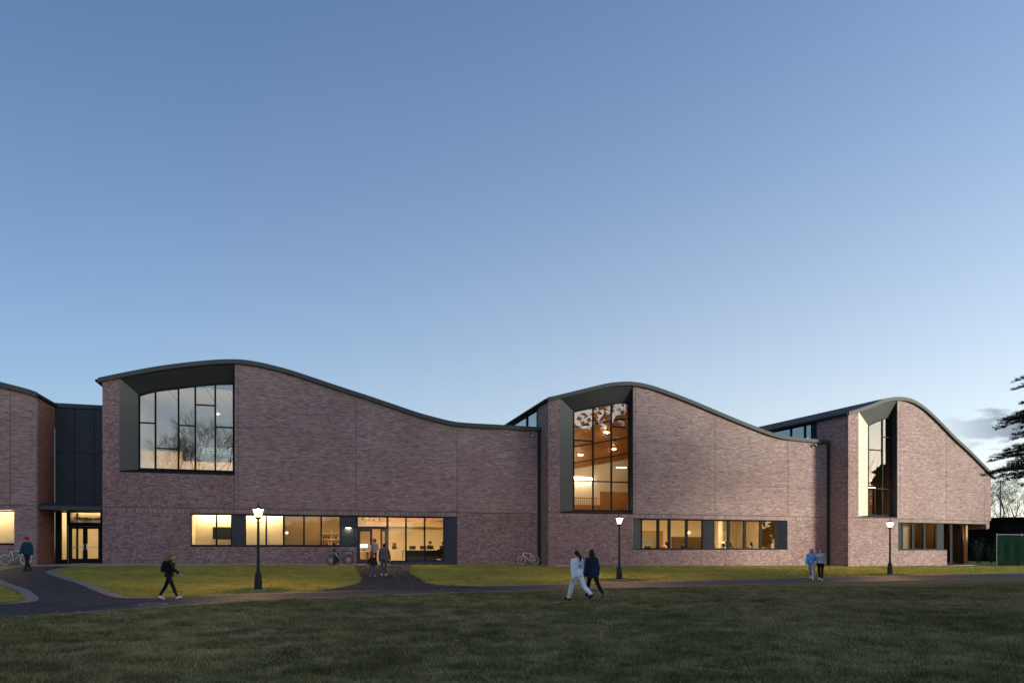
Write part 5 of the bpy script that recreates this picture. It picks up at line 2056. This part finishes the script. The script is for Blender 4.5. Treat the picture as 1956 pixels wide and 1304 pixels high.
# red plant
pp = F1(5.95, TL - 3.1, 1.682)
po = empty('potted_plant', pp)
tag(po, 'red leaved plant in a black pot on the reception counter', 'plant')
MB().lathe([(.13, 0), (.17, .06), (.18, .28), (.15, .28), (.14, .2)], 12).build('pot', 'black_plastic', po, True)
pl = MB()
for i in range(46):
    a = rng.uniform(0, 6.28)
    l_ = rng.uniform(.18, .38)
    e = rng.uniform(.5, 1.4)
    d = Vector((math.cos(a) * math.cos(e), math.sin(a) * math.cos(e), math.sin(e))) * l_
    n_ = d.cross(Vector((0, 0, 1))).normalized() * .03
    b0 = Vector((0, 0, .24))
    pl.poly([b0, b0 + d * .6 - n_, b0 + d, b0 + d * .6 + n_])
pl.build('foliage', 'red_plant', po)


def office_chair(s, t, rot, lab):
    p = F1(s, t, .66)
    c = empty('office_chair', p, TH + rot)
    tag(c, lab, 'chair')
    MB().box(ID, -.24, .24, -.22, .24, .60, .68).build('seat', 'black_plastic', c)
    MB().box(ID, -.23, .23, .24, .30, .74, 1.28).build('backrest', 'black_plastic', c)
    MB().tube([(0, 0, .08), (0, 0, .60)], .03, 8).build('column', 'steel', c)
    for q in range(5):
        a = q * 2 * math.pi / 5
        MB().tube([(0, 0, .09), (.28 * math.cos(a), .28 * math.sin(a), .05)], .02, 6).build('foot', 'steel', c)


office_chair(7.35, TL - 4.0, math.pi, 'left black office chair behind the reception counter')
office_chair(8.15, TL - 4.1, math.pi, 'middle black office chair behind the reception counter')
office_chair(9.3, TL - 1.4, .5, 'black office chair in front of the reception counter by the end panel')
SITL = ((84, 84, 0), (80, 78, 0))
person('seated person in dark plaid shirt at the right end of the lobby', fl(F1, 9.25, TL - 1.45, .66), TH + .6, 1.70, SITL, ((30, 12, 50), (34, 10, 60)), 8,
       'cloth_plaid', 'cloth_black', 'shoe_white', 'short', 'hair_black', None, fine=False, seat=.68)
person('seated person in dark beanie behind the reception counter', fl(F1, 8.75, TL - 4.3, .66), math.pi + TH, 1.70, SITL, ((30, 12, 60), (34, 10, 60)), 6,
       'cloth_black', 'cloth_black', 'shoe_black', 'short', 'hair_black', 'cloth_black', fine=False, seat=.72)

# ------------------------------------------------------------------ diners behind the strip windows of the middle bay
protos = []
outfits = [('cloth_rust', 'short', 'hair_brown'), ('cloth_white', 'long', 'hair_black'), ('cloth_black', 'short', 'hair_black'), ('cloth_tan', 'long', 'hair_brown')]
spots = [23.55, 24.1, 24.95, 25.3, 25.95, 26.6, 27.4, 29.7, 30.2, 31.0, 31.55, 32.35, 33.0, 33.9]
for i, s in enumerate(spots):
    t = T2 - 1.2 - .5 * (i % 3)
    p = fl(F2, s, t, .88)
    rot = TH + (0 if i % 2 else math.pi) + rng.uniform(-.5, .5)
    lab = ORD[i] + ' seated diner from the left behind the dining room windows'
    if i < 4:
        tp, hr, hm = outfits[i]
        o = person(lab, p, rot, 1.66, SITL, ((25, 10, 60), (35, 10, 55)), 6, tp, 'cloth_black', 'shoe_black', hr, hm, fine=False, seat=.47, group='diners at the strip windows')
        protos.append(o)
    else:
        o = copy_tree(protos[i % 4])
        o.location = p
        o.rotation_euler = (0, 0, rot)
        k_ = rng.uniform(.95, 1.06)
        o.scale = (k_, k_, k_)
        tag(o, lab, 'person', 'diners at the strip windows')
person('woman in white top standing among the diners at the right strip window', fl(F2, 32.2, T2 - 2.9, .88), TH + math.pi, 1.70, ((4, 2, 0), (-4, 4, 0)),
       ((10, 30, 120), (14, 30, 110)), 2, 'cloth_white', 'cloth_black', 'shoe_black', 'short', 'hair_brown', fine=False)
for i, (s0_, s1_) in enumerate(((23.4, 25.3), (25.7, 28.2), (29.5, 31.8), (32.1, 34.6))):
    g = F2((s0_ + s1_) / 2, T2 - 1.55, .88)
    rel = lambda s, t, z: tuple(np.array(F2(s, t, z)) - np.array(g))
    d = empty('dining_table', g)
    tag(d, ORD[i] + ' dining table from the left behind the strip windows', 'table', 'dining tables')
    MB().box(rel, s0_, s1_, T2 - 1.95, T2 - 1.25, 1.58, 1.63).build('table_top', 'wood_panel', d)
    for s in (s0_ + .1, s1_ - .1):
        for t in (-1.9, -1.3):
            MB().box(rel, s - .03, s + .03, T2 + t - .03, T2 + t + .03, .89, 1.577).build('leg', 'black_iron', d)


# ------------------------------------------------------------------ bicycles
def bicycle(label, loc, rz, paint, rim='white_paint', tilt=8, bag=False):
    """local x runs from rear hub to front hub"""
    root = empty('bicycle', loc, rz)
    root.rotation_euler = (R(-tilt), 0, rz)
    tag(root, label, 'bicycle', 'bicycles along the wall')
    r = .335
    xr, xf = -.51, .53
    for x, nm in ((xr, 'wheel'), (xf, 'wheel')):
        w = MB().torus((x, 0, r), r - .02, .018, (1, 0, 0), (0, 0, 1), 30, 6).build(nm, 'rubber', root, True)
        MB().torus((x, 0, r), r - .046, .017, (1, 0, 0), (0, 0, 1), 30, 5).build('rim', rim, w, True)
        sp = MB()
        for q in range(14):
            a = q * 2 * math.pi / 14
            sp.tube([(x, .02 * (-1) ** q, r), (x + (r - .045) * math.cos(a), 0, r + (r - .045) * math.sin(a))], .0022, 3, False)
        sp.build('spokes', 'steel', w)['kind'] = 'stuff'
        MB().tube([(x, -.05, r), (x, .05, r)], .022, 8).build('hub', 'steel', w)
    bb, seat, head0, head1 = (-.08, 0, .29), (-.22, 0, .80), (.37, 0, .86), (.40, 0, .74)
    f = MB()
    for a, b, rr in ((bb, seat, .022), (seat, head0, .022), (bb, head1, .027), (head0, head1, .026), (bb, (xr, .05, r), .010), (bb, (xr, -.05, r), .010), (seat, (xr, .05, r), .009), (seat, (xr, -.05, r), .009)):
        f.tube([a, b], rr, 7)
    f.build('frame', paint, root, True)
    MB().tube([head1, (.43, .045, .64), (xf, .05, r)], .012, 6).build('fork', paint, root, True)
    MB().tube([head1, (.43, -.045, .64), (xf, -.05, r)], .012, 6).build('fork', paint, root, True)
    MB().tube([head0, (.35, 0, .98)], .014, 6).tube([(.30, -.28, 1.0), (.37, -.12, .99), (.37, .12, .99), (.30, .28, 1.0)], .013, 6).build('handlebar', 'black_iron', root, True)
    MB().tube([seat, (-.25, 0, .93)], .013, 6).build('seat_post', 'steel', root, True)
    sd_ = MB()
    sd_.poly([(-.40, -.08, .95), (-.40, .08, .95), (-.22, .05, .95), (-.10, 0, .945), (-.22, -.05, .95)])
    sd_.poly([(-.40, -.07, .91), (-.22, -.03, .92), (-.10, 0, .93), (-.22, .03, .92), (-.40, .07, .91)])
    for a, b in (((-.40, -.08, .95), (-.40, -.07, .91)),):
        pass
    top_ = [(-.40, -.08, .95), (-.40, .08, .95), (-.22, .05, .95), (-.10, 0, .945), (-.22, -.05, .95)]
    bot_ = [(-.40, -.07, .91), (-.40, .07, .91), (-.22, .03, .92), (-.10, 0, .93), (-.22, -.03, .92)]
    for q in range(5):
        sd_.poly([top_[q], bot_[q], bot_[(q + 1) % 5], top_[(q + 1) % 5]])
    sd_.build('saddle', 'black_plastic', root)
    c = MB().torus((bb[0], .05, bb[2]), .085, .008, (1, 0, 0), (0, 0, 1), 20, 4)
    c.tube([(bb[0], .06, bb[2]), (bb[0] + .12, .07, bb[2] - .11)], .010, 5).tube([(bb[0], -.06, bb[2]), (bb[0] - .12, -.07, bb[2] + .11)], .010, 5)
    c.build('crankset', 'steel', root)
    MB().box(ID, bb[0] + .07, bb[0] + .17, .07, .15, bb[2] - .125, bb[2] - .10).build('pedal', 'black_plastic', root)
    MB().box(ID, bb[0] - .17, bb[0] - .07, -.15, -.07, bb[2] + .10, bb[2] + .125).build('pedal', 'black_plastic', root)
    if bag:
        b = MB()
        caps(b, (.22, -.14, .70), (.30, -.14, .30), .13, .14)
        caps(b, (.18, -.14, .40), (.36, -.14, .22), .12, .12)
        fuse(b, 'pannier_bag', 'navy_cloth', root, .03, 3)
        MB().box(ID, .20, .32, -.295, -.285, .30, .34).build('reflector', 'silver_paint', root)
        MB().tube([(.32, -.03, .80), (.04, -.03, .36)], .024, 7).build('down_tube_cover', 'silver_paint', root)
        MB().torus((xr, .06, r), .07, .02, (1, 0, 0), (0, 0, 1), 18, 5).build('motor_hub', 'silver_paint', root, True)
        MB().lathe([(.05, .0), (.075, .02), (.085, .10)], 10, (.45, 0, .90)).build('basket', 'black_iron', root)
    return root


def wall_bike(s, t, flip, label, **kw):
    x, y, _ = F1(s, t, 0)
    return bicycle(label, (x, y, ground(x, y)), TH + (math.pi if flip else 0), tilt=-6 if flip else 6, **kw)


wall_bike(14.9, .42, True, 'silver bicycle leaning on the wall beside the middle bay', paint='white_paint')
wall_bike(2.0, .50, True, 'teal bicycle with navy bag leaning beside the lobby doors', paint='teal_paint', rim='black_iron', bag=True)
wall_bike(-16.2, .42, False, 'grey bicycle leaning under the window at the left edge', paint='silver_paint')
rl = MB().ball((0, 0, 0), (.06, .03, .07), 8, 6)
x_, y_, _ = F1(-17.0, .40, 0)
rlo = rl.build('helmet', 'cloth_red', None, True, loc=(x_, y_, ground(x_, y_) + .98))
tag(rlo, 'small red helmet hung on the grey bicycle at the left edge', 'helmet')

# pale stones at the foot of the middle bay wall
for i in range(7):
    x_, y_, _ = F2(16.5 + .17 * i + rng.uniform(-.05, .05), .3 + rng.uniform(0, .25), 0)
    st = MB().ball((0, 0, 0), (rng.uniform(.05, .1), rng.uniform(.04, .07), rng.uniform(.03, .05)), 7, 5)
    so = st.build('stone', 'stone_pale', None, False, loc=(x_, y_, ground(x_, y_) + .03))
    tag(so, ORD[i] + ' small pale stone from the left at the foot of the middle bay pier', 'stone', 'pale stones by the pier')

# ------------------------------------------------------------------ right edge: fence, shed, pole, plants
def at(u, Y, z=None):
    return (u * Y, Y, ground(u * Y, Y) if z is None else z)


FA, FB = Vector((40.6, 57.2, 0)), Vector((62.0, 63.5, 0))
fd_ = (FB - FA).normalized()
fn = Vector((fd_.y, -fd_.x, 0))
fence = empty('screen_fence', (FA.x, FA.y, ground(FA.x, FA.y)))
tag(fence, 'construction fence covered with dark green mesh beside the end bay', 'fence')
nb = 8
seg = (FB - FA).length / nb
for i in range(nb + 1):
    p = fd_ * seg * i
    MB().tube([(p.x, p.y, -.1), (p.x, p.y, 2.72)], .035, 8).build('post', 'galvanised', fence)
MB().tube([(0, 0, 2.62), tuple(fd_ * seg * nb + Vector((0, 0, 2.62)))], .03, 8).build('top_rail', 'galvanised', fence)
for i in range(nb):
    mb = MB()
    m = 12
    P = []
    for a in range(m + 1):
        row = []
        for b in range(7):
            w_ = .05 * math.sin(a * 1.3 + i * 2.1) * math.sin(math.pi * b / 6) + .03
            q = fd_ * seg * (i + a / m) + fn * w_
            row.append((q.x, q.y, .02 + 2.5 * b / 6 + (.05 * math.sin(a * .9 + i) if b == 6 else 0)))
        P.append(row)
    for a in range(m):
        for b in range(6):
            mb.poly([P[a][b], P[a + 1][b], P[a + 1][b + 1], P[a][b + 1]])
    mb.build('screen_panel', 'green_screen', fence, True)

shed = empty('dark_shed', (70, 76, 0))
tag(shed, 'low black flat roofed building behind the green fence', 'building')
SH = lambda s, t, z: (s, t, z)
MB().box(SH, -16, 40, -1, 12, -.5, 4.9).build('wall', 'shed_black', shed)
MB().box(SH, -16.3, 40.3, -1.3, 12.3, 4.903, 5.2).build('roof', 'shed_black', shed)

lpx, lpy, lpz = at(.7155, 92)
pole = empty('light_pole', (lpx, lpy, lpz))
tag(pole, 'thin pale light pole among the bare trees at the far right', 'light pole')
MB().lathe([(.12, 0), (.10, 4), (.07, 10.6)], 8).build('mast', 'galvanised', pole)
MB().tube([(-.6, 0, 10.4), (.6, 0, 10.4)], .05, 6).build('arm', 'galvanised', pole)

for i, (s, t, h) in enumerate(((61.9, -1.2, 2.3), (62.5, -.4, 1.9), (62.9, -1.6, 2.6))):
    p = F3(s, t, 0)
    z = ground(p[0], p[1])
    b = empty('leafy_shrub', (p[0], p[1], z))
    tag(b, ['nearest', 'middle', 'farthest'][i] + ' thin leafy shrub between the end glazing and the green fence', 'shrub', 'shrubs by the green fence')
    st, lv = MB(), MB()
    for q in range(9):
        a = rng.uniform(0, 6.28)
        e = Vector((math.cos(a) * rng.uniform(.1, .6), math.sin(a) * rng.uniform(.1, .6), h * rng.uniform(.7, 1)))
        st.tube([(0, 0, 0), tuple(e * .5 + Vector((0, 0, .2))), tuple(e)], [.015, .01, .004], 4, False)
        for w_ in range(26):
            f = rng.uniform(.25, 1)
            c = e * f + Vector((rng.uniform(-.15, .15), rng.uniform(-.15, .15), rng.uniform(-.1, .1)))
            d1 = Vector((rng.uniform(-1, 1), rng.uniform(-1, 1), rng.uniform(-.6, .6))).normalized() * .07
            d2 = d1.cross(Vector((rng.uniform(-1, 1), rng.uniform(-1, 1), 1))).normalized() * .03
            lv.poly([c - d1, c + d2, c + d1, c - d2])
    st.build('stems', 'twig_bark', b)
    lv.build('foliage', 'leaf_green', b)


# ------------------------------------------------------------------ trees
def bare_tree(seed, H, trunk_r, spread=0.62, levels=6, vase=False, thick=1.0):
    r = random.Random(seed)
    root = empty('bare_tree')
    tk, cr = MB(), MB()

    def grow(p, d, L, rad, lev):
        n = 3
        pts, rs = [p], [rad]
        q, dd = p, d
        for i in range(n):
            dd = (dd + Vector((r.uniform(-1, 1), r.uniform(-1, 1), r.uniform(-.3, .6))) * .16).normalized()
            q = q + dd * L / n
            pts.append(q)
            rs.append(rad * (1 - .42 * (i + 1) / n))
        mb = tk if lev == 0 else cr
        mb.tube(pts, [max(q_, .006) * (thick if lev > 1 else 1) for q_ in rs], 8 if lev == 0 else (5 if lev < 3 else 3), False)
        if lev >= levels:
            return
        kids = 5 if (lev == 0 and vase) else (3 if lev < levels - 2 else 4)
        for c in range(kids):
            a = r.uniform(0, 6.28) if not (lev == 0) else 6.28 * c / kids + r.uniform(-.4, .4)
            ref = dd.cross(Vector((0, 0, 1)) if abs(dd.z) < .95 else Vector((1, 0, 0))).normalized()
            sd = ref * math.cos(a) + dd.cross(ref) * math.sin(a)
            nd = (dd * (1 - spread * r.uniform(.5, 1)) + sd * spread * r.uniform(.6, 1.1) + Vector((0, 0, .22))).normalized()
            st = q if c < 2 or lev == 0 else pts[r.randint(1, n)]
            grow(st, nd, L * r.uniform(.62, .82), rs[-1] * r.uniform(.55, .75), lev + 1)

    grow(Vector((0, 0, -.2)), Vector((0, 0, 1)), H * (.16 if vase else .27), trunk_r, 0)
    f = H / max(v_[2] for v_ in cr.v)
    for mb in (tk, cr):
        mb.v = [(a * f, b * f, c * f) for a, b, c in mb.v]
    tk.build('trunk', 'bark', root, True)
    cr.build('crown', 'twig_bark', root)
    return root


# bare trees far beyond the shed
ta = bare_tree(3, 14, .30, .6, 6, thick=1.7)
for i, (u, Y, hz, a_, lab) in enumerate(((.716, 100, 1.0, 0, 'bare winter tree beyond the shed, nearest to the end bay wall'),
                                         (.742, 108, .92, 2.0, 'bare winter tree beyond the shed behind the light pole'),
                                         (.775, 104, .85, 4.1, 'bare winter tree beyond the shed at the picture edge'))):
    o = ta if i == 0 else copy_tree(ta)
    o.location = at(u, Y)
    o.rotation_euler = (0, 0, a_)
    o.scale = (1.1, 1.1, hz)
    tag(o, lab, 'tree', 'bare trees beyond the shed')
wd = MB()
for i in range(5200):
    x = rng.uniform(95, 190)
    y = rng.uniform(150, 172)
    top = 9.5 + 2.2 * math.sin(x * .31) + 1.6 * math.sin(x * .83 + 1)
    z = rng.random() ** .8 * top
    l_ = rng.uniform(.6, 1.8)
    d = Vector((rng.uniform(-.8, .8), rng.uniform(-.4, .4), rng.uniform(.3, 1))).normalized() * l_
    w_ = .10
    wd.poly([(x - w_, y, z), (x + w_, y, z), (x + d.x, y + d.y, z + d.z)])
tag(wd.build('treeline', 'far_twig'), 'hazy leafless wood on the far skyline behind the shed', 'trees', None, 'stuff')


def cedar(seed, H, Rad, z0, layers, mat='needle', dens=1.0, tiers=None):
    """flat tiers of boughs carrying spiky tufts"""
    r = random.Random(seed)
    root = empty('cedar_tree')
    MB().tube([(0, 0, -.2), (.1, .05, H * .5), (0, 0, H)], [.45 * H / 14, .3 * H / 14, .04], 10).build('trunk', 'bark', root, True)
    bo, ne = MB(), MB()

    def tuft(c, d, s):
        ref = d.cross(Vector((0, 0, 1)))
        if ref.length < .1:
            ref = Vector((1, 0, 0))
        ref.normalize()
        up_ = ref.cross(d)
        for q in range(7):
            a = q * 2 * math.pi / 7 + r.uniform(-.3, .3)
            nd = (d * r.uniform(.4, 1.0) + ref * math.cos(a) * .8 + up_ * math.sin(a) * .8).normalized() * s * r.uniform(.6, 1.1)
            w = nd.cross(d)
            if w.length < 1e-4:
                continue
            w = w.normalized() * s * .07
            ne.poly([c - w, c + w, c + nd])

    if tiers is None:
        tiers = []
        for L in range(layers):
            f = L / max(1, layers - 1)
            tiers.append((z0 + (H - z0) * f * .97, Rad * (1 - f ** 1.3 * .85) * r.uniform(.85, 1.1)))
    for z, rl in tiers:
        nb_ = 9 + int(rl)
        for b in range(nb_):
            a = 2 * math.pi * (b + r.uniform(-.3, .3)) / nb_
            ln = rl * r.uniform(.7, 1.1)
            d = Vector((math.cos(a), math.sin(a), 0))
            sd = Vector((-d.y, d.x, 0))
            zz = z + r.uniform(-.25, .25)
            ax = lambda q: Vector((0, 0, zz)) + d * ln * q + Vector((0, 0, .10 * ln * math.sin(q * 2.4) - .06 * ln * q * q))
            bo.tube([ax(0), ax(.4), ax(.75), ax(1)], [.07 * ln / 5 + .02, .05 * ln / 5 + .01, .02, .006], 5, False)
            ntw = int(22 * dens * ln / 5) + 4
            for q in range(ntw):
                t = .22 + .78 * (q + r.random()) / ntw
                side = 1 if q % 2 else -1
                l2 = (1.05 - t) * ln * .42 * r.uniform(.5, 1.1) + .15
                d2 = (d * .75 + sd * side * r.uniform(.5, 1.0) + Vector((0, 0, r.uniform(-.18, .12)))).normalized()
                p0 = ax(t)
                p1 = p0 + d2 * l2
                bo.tube([p0, p1], [.012, .004], 3, False)
                nt = max(3, int(l2 / .07 * dens))
                for e in range(nt):
                    tt = (e + .6) / nt
                    c = p0 + (p1 - p0) * tt + Vector((0, 0, r.uniform(0, .04)))
                    tuft(c, (d2 + Vector((r.uniform(-.5, .5), r.uniform(-.5, .5), r.uniform(-.1, .7)))).normalized(), r.uniform(.10, .20))
    bo.build('boughs', 'twig_bark', root)
    ne.build('foliage', mat, root)
    return root


cx, cy = 23.9, 28.0
ce = cedar(5, 14, 0, 0, 0, tiers=[(4.6, 3.3), (5.0, 3.7), (5.4, 3.8), (5.8, 3.5), (6.6, 3.2), (7.0, 3.9), (7.5, 3.2), (8.7, 2.9), (9.3, 2.2), (10.4, 1.5), (11.6, 1.2), (12.8, .8)], dens=1.25)
ce.location = (cx, cy, ground(cx, cy))
tag(ce, 'dark cedar with spiky tiered boughs reaching in at the right edge', 'tree')
# unseen evergreens added on the right, towards the low sun, to shade the long wall
sp0 = cedar(9, 19, 4.6, 0.8, 26, dens=.7)
for i, (x, y, s_, a, lab) in enumerate(((49, 5, 1.05, 0, 'first'), (51, 11.5, 1.0, 1.2, 'second'), (47, 17, 1.05, 2.6, 'third'), (52, 22, .95, 4.0, 'fourth'), (48, 27.5, .85, 5.0, 'fifth'), (45, -1, 1.0, .7, 'sixth'))):
    o = sp0 if i == 0 else copy_tree(sp0)
    o.location = (x, y, ground(x, y))
    o.scale = (s_ * 1.15, s_ * 1.15, s_)
    o.rotation_euler = (0, 0, a)
    tag(o, lab + ' unseen evergreen added beyond the right edge to shade the long wall', 'tree', 'added shade evergreens beyond the right edge')
# bare trees behind the viewer, mirrored in the big panes
rt = bare_tree(21, 20.5, .40, .55, 6, True, thick=1.15)
rt.location = (-11.5, -12, 0)
tag(rt, 'vase shaped bare tree mirrored in the stepped window', 'tree', 'trees mirrored in the glass')
for i, (x, y, s_, a, lab) in enumerate(((41, 19, 1.15, 1.0, 'large bare tree mirrored in the tall middle window'),                                         (49, 33, .80, 3.0, 'unseen bare tree added at the far end of the evergreens for part shade'))):  # the second is unseen, added to thin the sun on the middle bay
    o = copy_tree(rt)
    o.location = (x, y, 0)
    o.scale = (s_, s_, s_)
    o.rotation_euler = (0, 0, a)
    tag(o, lab, 'tree', 'trees mirrored in the glass')
th = bare_tree(33, 17, .20, .5, 4, thick=1.0)
th.location = (70, 43, 0)
tag(th, 'slender bare tree mirrored in the narrow end window', 'tree', 'trees mirrored in the glass')
for i, (x, y, s_) in enumerate(((-21, -16, .95), (-26, -12, .85))):
    o = copy_tree(sp0)
    o.location = (x, y, 0)
    o.scale = (s_, s_, s_)
    o.rotation_euler = (0, 0, i * 1.3)
    tag(o, ORD[i] + ' dark evergreen behind the viewer mirrored in the glass', 'tree', 'trees mirrored in the glass')
# unseen conifer belt added to shade the long wall, thinned towards the sunlit end bay
cb = MB()
n_ = 0
while n_ < 10000:
    x, y = rng.uniform(46, 58), rng.uniform(-24, 40)
    if rng.random() > min(1.0, max(0.0, (33 - y) / 22)):
        continue
    top = 23 + 2.5 * math.sin(y * .9) + 1.8 * math.sin(y * 2.3 + 1) - max(0, y - 22) * .45
    z = rng.random() * top
    f = 1 - .45 * z / top
    a = rng.uniform(0, 6.28)
    w_, h_ = rng.uniform(.7, 1.5) * f, rng.uniform(.4, .9) * f
    dx_, dy_ = math.cos(a) * w_, math.sin(a) * w_
    cb.poly([(x - dx_, y - dy_, z), (x, y, z - h_), (x + dx_, y + dy_, z - .3), (x, y, z + h_)])
    n_ += 1
tag(cb.build('treeline', 'needle'), 'dense unseen conifer belt added beyond the right edge to shade the long wall', 'trees', None, 'stuff')
# a tall wood farther east, mirrored at the foot of the end bay's glass
fw_ = MB()
for i in range(5000):
    y = rng.uniform(24, 75)
    x = rng.uniform(118, 128)
    top = (17.5 + 1.2 * math.sin(y * .7) + .8 * math.sin(y * 1.9)) * min(1, (y - 22) / 8)
    z = rng.random() * top
    a = rng.uniform(0, 6.28)
    w_, h_ = rng.uniform(.8, 1.7), rng.uniform(.6, 1.2)
    dx_, dy_ = math.cos(a) * w_, math.sin(a) * w_
    fw_.poly([(x - dx_, y - dy_, z), (x, y, z - h_), (x + dx_, y + dy_, z - .3), (x, y, z + h_)])
tag(fw_.build('treeline', 'needle'), 'tall dark wood far beyond the right edge of the lawn', 'trees', None, 'stuff')
# the wooded rim of the field behind the viewer
tl = MB()
for i in range(5200):
    a = R(rng.uniform(128, 250))
    d = rng.uniform(74, 96)
    x, y = d * math.sin(a), d * math.cos(a)
    top = 7.5 + 2.5 * math.sin(a * 9) + 1.6 * math.sin(a * 23 + 1)
    z = rng.uniform(0, 1) ** .8 * top
    w_, h_ = rng.uniform(.6, 1.6), rng.uniform(.5, 1.3)
    dx_, dy_ = math.cos(a + rng.uniform(-.8, .8)), -math.sin(a + rng.uniform(-.8, .8))
    tl.poly([(x - dx_ * w_, y - dy_ * w_, z), (x, y, z - h_), (x + dx_ * w_, y + dy_ * w_, z + .2), (x, y, z + h_)])
tag(tl.build('treeline', 'needle'), 'dark wooded edge of the field behind the viewer', 'trees', None, 'stuff')
